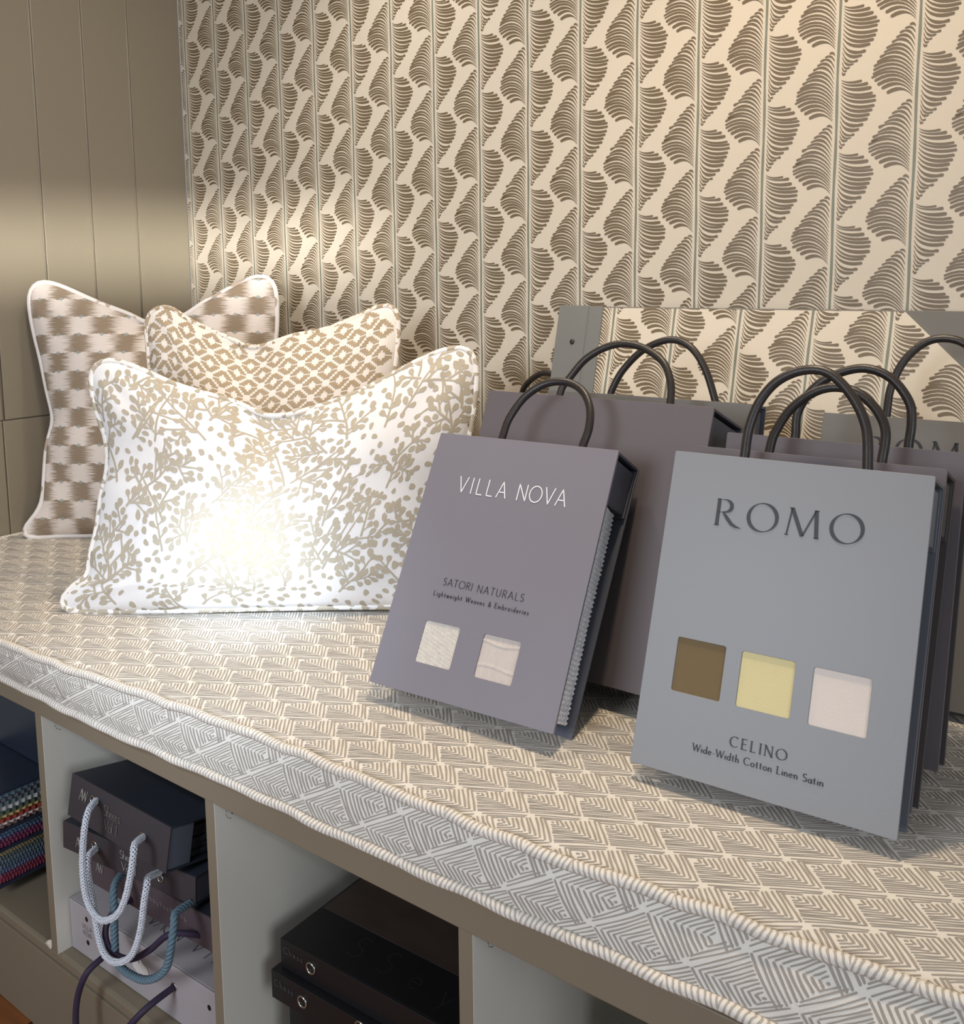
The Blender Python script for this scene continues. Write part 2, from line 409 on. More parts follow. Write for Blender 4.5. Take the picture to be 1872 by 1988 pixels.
# ------------------------------------------------------------------ storage bench
bench = empty('storage_bench', (1.6, -0.45, 0)); bench.matrix_world = Matrix.Identity(4)
tag(bench, 'long taupe painted bench with open cubbyholes under the patterned seat cushion', 'bench')
YF = -0.87; XE = 3.2
b = MB(); b.box((0.002, YF, 0.629), (XE, YF+0.022, 0.676)); b.build('front_rail', RAILP, bench, bevel=0.0015)
b = MB(); b.box((0.002, YF+0.022, 0.650), (XE, -0.002, 0.676)); b.build('seat_board', RAILP, bench)
b = MB(); b.box((0.002, YF+0.004, 0.165), (XE, -0.36, 0.190)); b.build('bottom_shelf', RAILP, bench, bevel=0.006)
b = MB(); b.box((0.002, YF+0.002, 0.002), (XE, YF+0.022, 0.166)); b.build('plinth', RAILP, bench, bevel=0.001)
b = MB(); b.box((0.002, -0.362, 0.189), (XE, -0.35, 0.650)); b.build('back_panel', INNER, bench)
for x0 in (.235, .697, 1.159, 1.616, 2.075, 2.533, 2.99):
    b = MB(); b.box((x0, YF+0.0012, 0.1895), (x0+.0205, -0.362, 0.6295), 0)
    b.f and None
    o = b.build('partition', [INNER, RAILP], bench, bevel=0.0008)
    for p in o.data.polygons:
        if p.normal.y < -0.5: p.material_index = 1
# pencil marks and a chip of bare wood
for c, R in (((.7178, -.835, .604), .012), ((1.1798, -.84, .604), .010), ((1.6368, -.83, .603), .011)):
    b = MB()
    for k in range(10):
        a0 = k*.55+.4; a1 = a0+.3
        pp = [Vector((c[0]+.0008, c[1]+R*cos(a0+(a1-a0)*q/3), c[2]+R*sin(a0+(a1-a0)*q/3))) for q in range(4)]
        if k < 8: tube(b, pp, .0004, 4)
    tube(b, [Vector((c[0]+.0008, c[1]-.002, c[2]+.004)), Vector((c[0]+.0008, c[1]+.001, c[2]-.005))], .0009, 5)
    b.build('screw_mark', mat('screw_mark_grey', (92, 88, 82), 0.6), bench)
b = MB()
b.add([(.672,-.8672,.1905),(.690,-.8672,.186),(.6965,-.867,.197),(.694,-.866,.206),(.684,-.8665,.202),(.676,-.866,.196), (.683,-.8700,.196)],
      [(0,1,6),(1,2,6),(2,3,6),(3,4,6),(4,5,6),(5,0,6)])
b.build('paint_chip', mat('bare_filler', (214, 206, 192), 0.8), bench)

# ------------------------------------------------------------------ seat cushion
ZC = .757
YT = [(-.2,-.905),(.30,-.900),(.65,-.895),(.85,-.890),(1.0,-.876),(1.27,-.860),(1.63,-.858),(1.75,-.857),(1.86,-.842),(2.0,-.836),(2.12,-.822),(2.6,-.80),(3.3,-.80)]
YB = [(-.2,-.890),(.63,-.890),(.95,-.892),(1.29,-.879),(1.39,-.881),(1.64,-.876),(1.88,-.868),(2.3,-.860),(3.3,-.860)]
yT = lambda x: sinterp(YT, x)
yB = lambda x: sinterp(YB, x)
def ztop(x, y):
    d = max(0.0, y-yT(x)); e = max(0, 1-d/.035); w = .0012*sin(x*23)*exp(-d/.12)
    return ZC - .0055*e*e + w*min(1, d/.03)*.6 + .0008*sin(x*7+y*11)
def front(x, s):      # s = distance down from the top seam, 0 .. .066
    w = min(max(s/.066, 0), 1)
    y = yT(x)+(yB(x)-yT(x))*w - .006*sin(pi*w) - .001
    return (x, y, .7515-.0650*w)
cush = empty('seat_cushion', (1.6, -.45, .68)); cush.matrix_world = Matrix.Identity(4)
tag(cush, 'long box seat cushion in grey and ivory hatched fabric lying on the taupe bench', 'cushion')
b = MB(); NX = 150; vs = []; rows = 22 + 9 + 2
for i in range(NX+1):
    x = .006+(XE-.012)*i/NX; a = yT(x)
    for j in range(22):
        t = (1-j/21)**1.7; y = a+(-.006-a)*t; vs.append((x, y, ztop(x, y)))
    for j in range(9): vs.append(front(x, .066*j/8))
    vs.append((x, yB(x)+.01, .679)); vs.append((x, -.006, .679))
fs = []
for i in range(NX):
    for j in range(rows):
        j2 = (j+1) % rows; fs.append((i*rows+j, (i+1)*rows+j, (i+1)*rows+j2, i*rows+j2))
fs.append(tuple(range(rows))); fs.append(tuple(NX*rows+j for j in reversed(range(rows))))
b.add(vs, fs, 0)
NODE = (1.726, -.781); NODEF = (1.739, .736)
def hatch_cell(rng):
    E = (-.076, 0.0); Tp = (-.031, .037); Bp = (-.052, -.029); out = []
    def seg(p, q, w):
        n = 4; pts = []; ws = []; ph = rng.uniform(0, 6)
        dx, dy = q[0]-p[0], q[1]-p[1]; l = hypot(dx, dy)
        if l < .0015: return
        nx, ny = -dy/l, dx/l
        for k in range(n+1):
            t = k/n; o = .00045*sin(ph+t*4)*min(1, l/.02)
            pts.append((p[0]+dx*t+nx*o, p[1]+dy*t+ny*o)); ws.append(w*(1+.15*sin(ph*2+t*5)))
        out.append(ribbon(pts, ws))
    for k in range(11):
        s = (k+.55)/11.2
        N = (E[0]*(1-s), 0); T2 = (E[0]+(Tp[0]-E[0])*s, Tp[1]*s); B2 = (E[0]+(Bp[0]-E[0])*s, Bp[1]*s)
        j = lambda: rng.uniform(-.0007, .0007)
        seg((T2[0]+j(), T2[1]-.0010+j()), (N[0]+.0002, .0012), .00112)
        seg((N[0]-.0012, -.0006), (B2[0]+.0012+j(), B2[1]+.0004+j()*.5), .00070)
    for o in (.0032, .0066, .0100):            # long strokes filling the strip to the next motif
        t0 = max(.003, (.983*o-.0060)/.178+.002); t1 = (.0285-.873*o)/.487
        f = lambda t: (-.873*t+.487*o, -.487*t-.873*o)
        if t1-t0 > .004: seg(f(t0), f(t1), .00072)
    return out
rng = random.Random(11); cells = [hatch_cell(rng) for _ in range(6)]
cnt = 0
for i in range(-36, 32):
    for j in range(-20, 22):
        nx = NODE[0]+i*.0515; ny = NODE[1]+i*.0300+j*.0600
        if not (-.05 < nx < XE+.05 and -.92 < ny < .03): continue
        cnt += 1
        for vs2, fs2 in cells[cnt*7 % 6]:
            q = [(a+nx, c+ny) for a, c in vs2]
            xs = [p[0] for p in q]; ys = [p[1] for p in q]
            if min(xs) < .012 or max(xs) > XE-.012 or max(ys) > -.012: continue
            lim = yT(sum(xs)/len(xs))+.006
            if max(ys) < lim: continue
            keep = [f for f in fs2 if max(ys[v] for v in f) > lim+.0004]
            q = [(a, max(c, lim)) for a, c in q]
            b.add([(a, c, ztop(a, c)+.0005) for a, c in q], keep, 1)
for i in range(-36, 32):
    for j in range(-40, 42):
        nx = NODEF[0]+i*.0515; nz = NODEF[1]-i*.0285+j*.0570
        if not (-.05 < nx < XE+.05 and .62 < nz < .82): continue
        cnt += 1
        for vs2, fs2 in cells[cnt*5 % 6]:
            q = [(nx-a, nz-c) for a, c in vs2]
            xs = [p[0] for p in q]; zs = [p[1] for p in q]
            if min(xs) < .012 or max(xs) > XE-.012 or max(zs) < .689 or min(zs) > .749: continue
            keep = [f for f in fs2 if max(zs[v] for v in f) > .6894 and min(zs[v] for v in f) < .7486]
            q = [(a, min(max(c, .689), .749)) for a, c in q]
            pts = [front(a, (.7515-c)*.066/.065) for a, c in q]
            b.add([(p[0], p[1]-.0005, p[2]) for p in pts], keep, 1)
b.build('cover', [CLOTH, HATCH], cush, smooth=True)
def pipe_path(fx, step=.03):
    n = int((XE-.012)/step); return [Vector(fx(.006+(XE-.012)*i/n, i)) for i in range(n+1)]
b = MB()
tube(b, smooth_path(pipe_path(lambda x, i: (x, yT(x)-.003+.0012*sin(i*2.4), .7535+.0012*sin(i*1.7)))), .0066, 10)
b.build('top_piping', PIPE_C, cush, smooth=True)
b = MB()
tube(b, smooth_path(pipe_path(lambda x, i: (x, yB(x)-.003+.0010*sin(i*2.0), .6855+.0010*sin(i*1.3)))), .0066, 10)
b.build('bottom_piping', PIPE_C, cush, smooth=True)
b = MB()
tube(b, smooth_path([Vector((.009, -.90+.0447*k, .7545)) for k in range(21)]), .0058, 8)
b.build('side_piping', PIPE_C, cush, smooth=True)

# ------------------------------------------------------------------ pillows
def poly_eval(P):
    P = [Vector((p[0], p[1], 0)) for p in P]
    S_ = smooth_path(P, 8); L = [0]
    for a, c in zip(S_[:-1], S_[1:]): L.append(L[-1]+(c-a).length)
    def f(t):
        d = t*L[-1]
        lo, hi = 0, len(L)-1
        while hi-lo > 1:
            m = (lo+hi)//2
            if L[m] <= d: lo = m
            else: hi = m
        u = (d-L[lo])/max(1e-9, L[hi]-L[lo]); p = S_[lo].lerp(S_[hi], u); return (p.x, p.y)
    return f
def make_pillow(name, label, cat, origin, pyaw, lean, Lc, Tc, Rc, Bc, D, dents, fabmat, pipemat, pattern=None, group=None):
    X = Vector((cos(pyaw), sin(pyaw), 0)); N = Vector((-sin(pyaw), cos(pyaw), 0))
    U = Vector((0, 0, 1))*cos(lean)+N*sin(lean); B = N*cos(lean)-Vector((0, 0, 1))*sin(lean)
    O = Vector(origin)
    l, t_, r, bt = (poly_eval(c) for c in (Lc, Tc, Rc, Bc))
    c00, c01, c10, c11 = Lc[0], Lc[-1], Rc[-1], Rc[0]     # BL, TL, BR, TR
    def out2(s, t):        # Coons patch, s 0..1 left->right, t 0..1 bottom->top
        a, c, d, e = bt(s), t_(s), l(t), r(1-t)
        x = (1-t)*a[0]+t*c[0]+(1-s)*d[0]+s*e[0]-((1-s)*(1-t)*c00[0]+s*(1-t)*c10[0]+(1-s)*t*c01[0]+s*t*c11[0])
        y = (1-t)*a[1]+t*c[1]+(1-s)*d[1]+s*e[1]-((1-s)*(1-t)*c00[1]+s*(1-t)*c10[1]+(1-s)*t*c01[1]+s*t*c11[1])
        return x, y
    def bulge(s, t):
        a = 1-abs(2*s-1)**2.3; c = 1-abs(2*t-1)**2.3
        h = D*max(0, a*c)**.62
        for (ds, dt, rs, rt2, amp) in dents: h -= .75*amp*exp(-((s-ds)/rs)**2-((t-dt)/rt2)**2)*min(1, 6*a*c)
        h = max(h, .16*D*max(0, a*c)**.62)
        h += .0022*sin(19*s+5*t)*sin(13*t-7*s)*min(1, 4*a*c)
        # little gathers running in from the corners
        for cs, ct in ((0,0),(0,1),(1,0),(1,1)):
            d = hypot(s-cs, (t-ct)*.8); ang = atan2(abs(t-ct), abs(s-cs)+1e-6)
            h += .0030*exp(-(d/.20)**2)*sin(ang*11)*min(1, 6*a*c)
        return h
    def P(s, t, off=0.0, side=-1):
        x, y = out2(s, t); h = bulge(s, t)
        return O+X*x+U*y+B*(side*(max(h, .0)+off))
    root = empty(name, origin); root.matrix_world = Matrix.Identity(4); tag(root, label, cat, group)
    b = MB(); n = 72; m = 60
    fs = []; uvs = []
    for side in (-1, 1):
        vs = []; 
        for i in range(n+1):
            for j in range(m+1):
                s = .5-.5*cos(pi*i/n); t = .5-.5*cos(pi*j/m)
                s = .35*s+.65*i/n; t = .35*t+.65*j/m
                vs.append(P(s, t, 0.0, side))
        f2 = []; u2 = []
        st = lambda k, q: .35*(.5-.5*cos(pi*k/q))+.65*k/q
        for i in range(n):
            for j in range(m):
                q = (i*(m+1)+j, (i+1)*(m+1)+j, (i+1)*(m+1)+j+1, i*(m+1)+j+1)
                if side > 0: q = tuple(reversed(q))
                f2.append(q)
                cr = []
                for k in q:
                    ii, jj = divmod(k, m+1); cr.append(out2(st(ii, n), st(jj, m)))
                u2.append(cr)
        b.add(vs, f2, 0, u2)
    if pattern: pattern(b, P, out2)
    o = b.build('cover', [fabmat] + ([pattern.mat] if pattern else []), root, smooth=True)
    b = MB(); path = []
    for k in range(40): q = bt(k/40); path.append(q)
    for k in range(40): q = r(1-k/40); path.append(q)
    for k in range(50): q = t_(1-k/50); path.append(q)
    for k in range(40): q = l(1-k/40); path.append(q)
    pts = [O+X*a+U*c for a, c in path]
    res = [pts[0]]
    for p in pts[1:]:
        if (p-res[-1]).length > .006: res.append(p)
    # round the corners a little
    for _ in range(2): res = [(res[i-1]+res[i]*2+res[(i+1) % len(res)])/4 for i in range(len(res))]
    tube(b, res, .0062, 10, closed=True)
    b.build('piping', pipemat, root, smooth=True)
    return root

def sprig_pattern(Wd, Ht, seed):
    rng = random.Random(seed); occ = {}
    def free(x, y, r):
        c = .006; n = int(r/c)+1; ix, iy = int(x/c), int(y/c)
        return not any(occ.get((ix+a, iy+d)) for a in range(-n, n+1) for d in range(-n, n+1) if (a*a+d*d)*c*c <= r*r*1.2)
    def mark(x, y, r):
        c = .006; n = int(r/c); ix, iy = int(x/c), int(y/c)
        for a in range(-n, n+1):
            for d in range(-n, n+1): occ[(ix+a, iy+d)] = 1
    polys = []
    def blob(x, y, ang, L, wd):
        pts = []; 
        n = 9; e = rng.uniform(.8, 1.2)
        for k in range(n):
            a = 2*pi*k/n; rr = 1+.16*rng.uniform(-1, 1)
            px = cos(a)*L*rr; py = sin(a)*wd*rr*(1+.25*cos(a)*e)
            pts.append((x+px*cos(ang)-py*sin(ang), y+px*sin(ang)+py*cos(ang)))
        polys.append((pts+[(x, y)], [(k, (k+1) % n, n) for k in range(n)]))
    def stem(x, y, ang, length, depth):
        n = max(3, int(length/.008)); cur = rng.uniform(-3.2, 3.2); pts = [(x, y)]; a = ang
        for k in range(n):
            a += cur*.008+rng.uniform(-.1, .1); x += cos(a)*.008; y += sin(a)*.008; pts.append((x, y))
            if not (-.03 < x < Wd+.03 and -.03 < y < Ht+.03): break
        polys.append(ribbon(pts, [.0022*(1-.40*i/len(pts)) for i in range(len(pts))]))
        for i in range(1, len(pts)):
            for sgn in (1, -1):
                px, py = pts[i]; aa = atan2(pts[i][1]-pts[i-1][1], pts[i][0]-pts[i-1][0])+sgn*rng.uniform(.6, 1.15)
                if depth > 0 and rng.random() < .26:
                    l2 = length*rng.uniform(.35, .55)
                    ex, ey = px+cos(aa)*l2*.8, py+sin(aa)*l2*.8
                    if free(ex, ey, .011): stem(px, py, aa, l2, depth-1)
                elif rng.random() < .62:
                    d = rng.uniform(.012, .018); bx, by = px+cos(aa)*d, py+sin(aa)*d
                    if free(bx, by, .0098):
                        mark(bx, by, .0045); blob(bx, by, aa, rng.uniform(.0066, .0092), rng.uniform(.0046, .0062))
                        if rng.random() < .75: polys.append(ribbon([(px, py), ((px+bx)/2+.0008, (py+by)/2), (bx, by)], [.0013, .0014, .0026]))
            mark(pts[i][0], pts[i][1], .002)
        d = .006; blob(x+cos(a)*d, y+sin(a)*d, a, .0072, .0046); mark(x, y, .004)
    for k in range(150):
        x, y = rng.uniform(0, Wd), rng.uniform(0, Ht)
        if free(x, y, .017): stem(x, y, rng.uniform(.6, 2.5), rng.uniform(.07, .13), 2)
    for k in range(1600):
        x, y = rng.uniform(0, Wd), rng.uniform(0, Ht)
        if free(x, y, .0125): mark(x, y, .005); blob(x, y, rng.uniform(0, 3), rng.uniform(.0056, .0082), rng.uniform(.0042, .0056))
    return polys
class Pat:
    def __init__(s, polys, Wd, Ht, m, back=True): s.p = polys; s.W = Wd; s.H = Ht; s.mat = m
    def __call__(s, mb, P, out2):
        for side in (-1, 1):
            for vs, fs in s.p:
                q = [(x/s.W, y/s.H) for x, y in vs]
                if min(a for a, c in q) < -.02 or max(a for a, c in q) > 1.02 or min(c for a, c in q) < -.02 or max(c for a, c in q) > 1.02: continue
                q = [(min(max(a, .004), .996), min(max(c, .004), .996)) for a, c in q]
                f2 = fs if side > 0 else [tuple(reversed(f)) for f in fs]
                mb.add([P(a, c, .0007, side) for a, c in q], fs, 1)
L3 = [(0.001,0.002),(0.001,0.023),(0.026,0.047),(0.046,0.06),(0.049,0.102),(0.055,0.122),(0.061,0.164),(0.064,0.212),(0.072,0.244),(0.072,0.285),(0.064,0.322),(0.051,0.351),(0.037,0.395),(0.032,0.431),(0.038,0.451)]
T3 = [(0.038,0.451),(0.057,0.46),(0.081,0.457),(0.124,0.442),(0.184,0.415),(0.243,0.396),(0.288,0.384),(0.329,0.369),(0.36,0.353),(0.396,0.352),(0.467,0.37),(0.539,0.397),(0.61,0.434),(0.666,0.463),(0.717,0.479),(0.74,0.475)]
R3 = [(0.74,0.475),(0.749,0.462),(0.754,0.429),(0.751,0.379),(0.742,0.32),(0.728,0.25),(0.716,0.18),(0.712,0.12),(0.722,0.06),(0.735,0.02),(0.738,0.006)]
B3 = [(0.001,0.002),(0.015,-0.003),(0.04,-0.003),(0.097,-0.002),(0.172,-0.001),(0.266,0.001),(0.36,0.004),(0.453,0.006),(0.588,0.008),(0.68,0.008),(0.738,0.006)]
make_pillow('lumbar_pillow', 'front pillow, white with beige berry sprig print and piping, half behind the mauve sample book', 'pillow',
            (.616, -.766, ZC+.006), .61, radians(15), L3, T3, R3, B3, .078, [(.48, 1.0, .10, .26, .050), (.46, .80, .05, .10, .008), (.56, .74, .04, .12, .006)],
            P3BASE, PIPE3, Pat(sprig_pattern(.74, .46, 5), .74, .46, P3PRT))
# middle pillow
MOT = ["...###...", "..#####..", ".###.###.", "###...###"]
def motif(size):
    rows = MOT; n = 9; px = size/n; fs = []; vs = []
    for half in (1, -1):
        for j, row in enumerate(rows):
            y1 = half*(4.45-j)*px; y0 = half*(3.45-j)*px
            if j == 3: y0 = half*.35*px
            i = 0
            while i < 9:
                if row[i] == '#':
                    k = i
                    while k < 9 and row[k] == '#': k += 1
                    x0 = (i-4.5)*px; x1 = (k-4.5)*px; o = len(vs)
                    xm = (x0+x1)/2
                    vs += [(x0, y0), (xm, y0), (x1, y0), (x1, y1), (xm, y1), (x0, y1)]; fs.append((o, o+1, o+4, o+5)); fs.append((o+1, o+2, o+3, o+4)); i = k
                else: i += 1
    return vs, fs
def motif_pattern(Wd, Ht):
    vs0, fs0 = motif(.0395); out = []; j = 0; y = .012
    while y < Ht:
        x = (.0275 if j % 2 else 0)-.01
        while x < Wd+.03: out.append(([(x+a, y+c) for a, c in vs0], fs0)); x += .055
        y += .0280; j += 1
    return out
L2 = [(0.040,0.0),(0.052,0.06),(0.072,0.16),(0.078,0.26),(0.070,0.36),(0.061,0.438),(0.055,0.481),(0.051,0.514),(0.056,0.537)]
T2 = [(0.056,0.537),(0.075,0.55),(0.102,0.549),(0.135,0.526),(0.187,0.5),(0.236,0.48),(0.268,0.465),(0.301,0.466),(0.361,0.487),(0.422,0.498),(0.482,0.52),(0.542,0.548),(0.57,0.55)]
R2 = [(0.57,0.55),(0.577,0.544),(0.581,0.532),(0.582,0.471),(0.576,0.418),(0.562,0.33),(0.556,0.24),(0.562,0.12),(0.580,0.03),(0.585,0.0)]
B2 = [(0.040,0.0),(0.1,0.006),(0.2,0.01),(0.3,0.01),(0.4,0.01),(0.5,0.006),(0.585,0.0)]
make_pillow('square_pillow', 'middle pillow, off-white with rows of tan stepped diamond motifs, behind the berry sprig pillow', 'pillow',
            (.48997, -.58568, ZC+.006), .61, radians(14), L2, T2, R2, B2, .075, [(.42, 1.0, .12, .22, .045)],
            P2BASE, PIPE2, Pat(motif_pattern(.54, .54), .54, .54, P2PRT))
L1 = [(0.0,0.001),(0.001,0.017),(0.026,0.045),(0.044,0.074),(0.049,0.11),(0.053,0.166),(0.059,0.22),(0.069,0.249),(0.074,0.278),(0.069,0.3),(0.059,0.344),(0.047,0.41),(0.034,0.465),(0.023,0.524),(0.021,0.568),(0.032,0.589)]
T1 = [(0.032,0.589),(0.043,0.595),(0.073,0.593),(0.115,0.576),(0.169,0.55),(0.222,0.528),(0.259,0.513),(0.29,0.496),(0.34,0.497),(0.382,0.514),(0.422,0.541),(0.478,0.571),(0.518,0.592),(0.555,0.604),(0.575,0.6)]
R1 = [(0.575,0.6),(0.586,0.595),(0.594,0.569),(0.596,0.505),(0.590,0.44),(0.572,0.35),(0.565,0.25),(0.572,0.14),(0.59,0.04),(0.595,0.0)]
B1 = [(0.0,0.001),(0.018,-0.003),(0.098,0.0),(0.162,0.0),(0.3,0.006),(0.45,0.005),(0.595,0.0)]
make_pillow('ikat_pillow', 'back pillow in brown and cream ikat checks with white piping, tallest one in the corner', 'pillow',
            (.064, -.548, ZC+.006), .70, radians(8), L1, T1, R1, B1, .080, [(.50, 1.0, .13, .20, .045), (.05, .25, .1, .1, .01)],
            IKAT, PIPE1)

# ------------------------------------------------------------------ lettering (single-stroke alphabet, drawn as ribbons)
def arc(cx, cy, rx, ry, a0, a1, n=None):
    n = n or max(4, int(abs(a1-a0)/15)); return [(cx+rx*cos(radians(a0+(a1-a0)*k/n)), cy+ry*sin(radians(a0+(a1-a0)*k/n))) for k in range(n+1)]
G = {
 'A': (.78, [[(0,0),(.39,1)],[(.39,1),(.78,0)],[(.14,.34),(.64,.34)]]),
 'C': (.80, [arc(.46,.5,.46,.5,48,312)]),
 'E': (.54, [[(.04,0),(.04,1)],[(.04,1),(.52,1)],[(.04,.52),(.46,.52)],[(.04,0),(.54,0)]]),
 'I': (.12, [[(.06,0),(.06,1)]]),
 'L': (.50, [[(.04,0),(.04,1)],[(.04,0),(.5,0)]]),
 'M': (.98, [[(.03,0),(.14,1)],[(.14,1),(.5,.05)],[(.5,.05),(.86,1)],[(.86,1),(.97,0)]]),
 'N': (.76, [[(.04,0),(.04,1)],[(.04,1),(.72,0)],[(.72,0),(.72,1)]]),
 'O': (1.0, [arc(.5,.5,.5,.5,90,450,32)]),
 'R': (.60, [[(.05,0),(.05,1)],[(.05,1),(.28,1)]+arc(.28,.75,.26,.25,80,-80)+[(.05,.5)],[(.26,.5),(.60,0)]]),
 'S': (.52, [arc(.26,.75,.22,.24,35,250)+arc(.24,.25,.25,.25,70,-145)]),
 'T': (.60, [[(.3,0),(.3,1)],[(0,1),(.6,1)]]),
 'U': (.68, [[(.04,1),(.04,.33)]+arc(.34,.32,.30,.32,180,360)+[(.64,1)]]),
 'V': (.74, [[(0,1),(.37,0)],[(.37,0),(.74,1)]]),
 'W': (1.12, [[(0,1),(.3,0)],[(.3,0),(.56,.95)],[(.56,.95),(.82,0)],[(.82,0),(1.12,1)]]),
 'Y': (.66, [[(0,1),(.33,.48)],[(.66,1),(.33,.48)],[(.33,.48),(.33,0)]]),
 'a': (.46, [arc(.22,.24,.21,.24,30,390,20),[(.43,.50),(.43,0)]]),
 'b': (.50, [[(.04,1.02),(.04,0)],arc(.26,.25,.22,.25,150,-150,18)]),
 'c': (.42, [arc(.24,.25,.22,.25,48,312)]),
 'd': (.50, [arc(.23,.25,.21,.25,30,330,18),[(.45,1.02),(.45,0)]]),
 'e': (.46, [[(.03,.27),(.43,.27)]+arc(.23,.25,.20,.25,12,320)]),
 'g': (.48, [arc(.22,.25,.21,.24,30,330,18),[(.43,.49),(.43,-.08)]+arc(.23,-.10,.20,.20,0,-150)]),
 'h': (.46, [[(.04,1.02),(.04,0)],[(.04,.28)]+arc(.23,.29,.18,.20,150,0)+[(.41,0)]]),
 'i': (.12, [[(.06,.5),(.06,0)],[(.06,.70),(.06,.74)]]),
 'l': (.12, [[(.06,1.02),(.06,0)]]),
 'm': (.74, [[(.04,.5),(.04,0)],[(.04,.28)]+arc(.20,.31,.16,.18,150,0)+[(.37,0)],[(.37,.28)]+arc(.53,.31,.16,.18,150,0)+[(.70,0)]]),
 'n': (.46, [[(.04,.5),(.04,0)],[(.04,.28)]+arc(.23,.30,.18,.20,150,0)+[(.41,0)]]),
 'o': (.50, [arc(.25,.25,.23,.25,90,450,20)]),
 'r': (.30, [[(.05,.5),(.05,0)],[(.05,.26)]+arc(.22,.32,.16,.17,160,70)]),
 's': (.36, [arc(.18,.375,.14,.12,40,250)+arc(.17,.125,.15,.125,70,-145)]),
 't': (.32, [[(.14,.78),(.14,.12)]+arc(.24,.12,.10,.12,180,290),[(0,.5),(.28,.5)]]),
 'u': (.46, [[(.04,.5),(.04,.2)]+arc(.22,.19,.18,.19,180,350)+[(.41,.2)],[(.41,.5),(.41,0)]]),
 'v': (.42, [[(0,.5),(.21,0)],[(.21,0),(.42,.5)]]),
 'w': (.64, [[(0,.5),(.17,0)],[(.17,0),(.32,.5)],[(.32,.5),(.47,0)],[(.47,0),(.64,.5)]]),
 'y': (.42, [[(0,.5),(.21,0)],[(.42,.5),(.12,-.26)]]),
 '&': (.66, [[(.62,0),(.22,.62)]+arc(.32,.80,.14,.17,215,-35)+[(.12,.38)]+arc(.25,.22,.20,.22,140,320)+[(.62,.42)]]),
 '-': (.30, [[(.03,.28),(.27,.28)]]), '.': (.12, [[(.06,0),(.06,.03)]]), '1': (.3, [[(.18,0),(.18,1)],[(.18,1),(.05,.86)]]), ' ': (.34, []),
}
def lay_text(txt, x, y, h, width=None, gap=.14, thin=.035, thick=.035, stress=0.0, serif=0.0, cond=1.0):
    """-> faces; x, y = left end of the baseline; letters fitted to width when it is given"""
    sx = h*cond
    ws = [G[c][0] for c in txt]; tot = sum(ws)+gap*(len(txt)-1)
    if width:
        if len(txt) > 1: gap += (width/sx-tot)/(len(txt)-1)
    out = []; cx = 0
    for c, w in zip(txt, ws):
        for st in G[c][1]:
            P2 = st
            if len(P2) == 2:
                (a, b2), (c2, d2) = P2; P2 = [(a+(c2-a)*k/3, b2+(d2-b2)*k/3) for k in range(4)]
            wd = []
            for i in range(len(P2)):
                a = P2[max(i-1,0)]; e = P2[min(i+1,len(P2)-1)]; ang = atan2(e[1]-a[1], e[0]-a[0])
                k = abs(sin(ang-stress)); wd.append((thin+(thick-thin)*k**1.4)*h)
            # diagonal contrast: rising strokes are hairlines
            if thick > thin and len(st) == 2:
                (a, b2), (c2, d2) = st
                dx, dy = c2-a, d2-b2
                if abs(dx) > .06 and abs(dy) > .3:
                    rising = dx*dy > 0
                    wd = [(thin*1.15 if rising else thick*.95)*h]*len(wd)
                elif c == 'N' and abs(dx) < .01: wd = [thin*1.3*h]*len(wd)
            pts = [(x+(cx+a)*sx, y+d*h) for a, d in P2]
            out.append(ribbon(pts, wd, not serif, not serif))
            if serif and c not in 'OoCc.-&' and len(st) >= 2:
                for k, nb in ((0, 1), (-1, -2)):
                    a, d = st[k]; da, dd = st[k][0]-st[nb][0], st[k][1]-st[nb][1]
                    if abs(dd) > abs(da)*.9 and min(abs(d-v) for v in (0, .5, 1, 1.02)) < .012 and not (c in 'MWVvw' and d < .06 and c != 'M') and not (c == 'A' and d > .9) and not (c == 'M' and .4 < a < .6) and not (c in 'Ww' and abs(a-(.56 if c == 'W' else .32)) < .05):
                        sl = serif*(.6 if d in (.5,) or c in 'bdhlimnrtu' else 1)
                        q = [(x+(cx+a-sl)*sx, y+d*h), (x+(cx+a)*sx, y+d*h), (x+(cx+a+sl)*sx, y+d*h)]
                        if c in 'bdhlimnru' and d > .3: q = [(x+(cx+a-sl)*sx, y+(d-.03)*h), (x+(cx+a)*sx, y+d*h)]
                        out.append(ribbon(q, [thin*.8*h]*len(q), False, False))
        cx += w+gap
    return out
def put_text(name, mats, parent, fr, groups, eps=.0012):
    for polys in groups:
        b = MB()
        for vs, fs in polys: b.add([fr(x, y, -eps) for x, y in vs], fs)
        o = b.build(name, mats, parent)
    return o

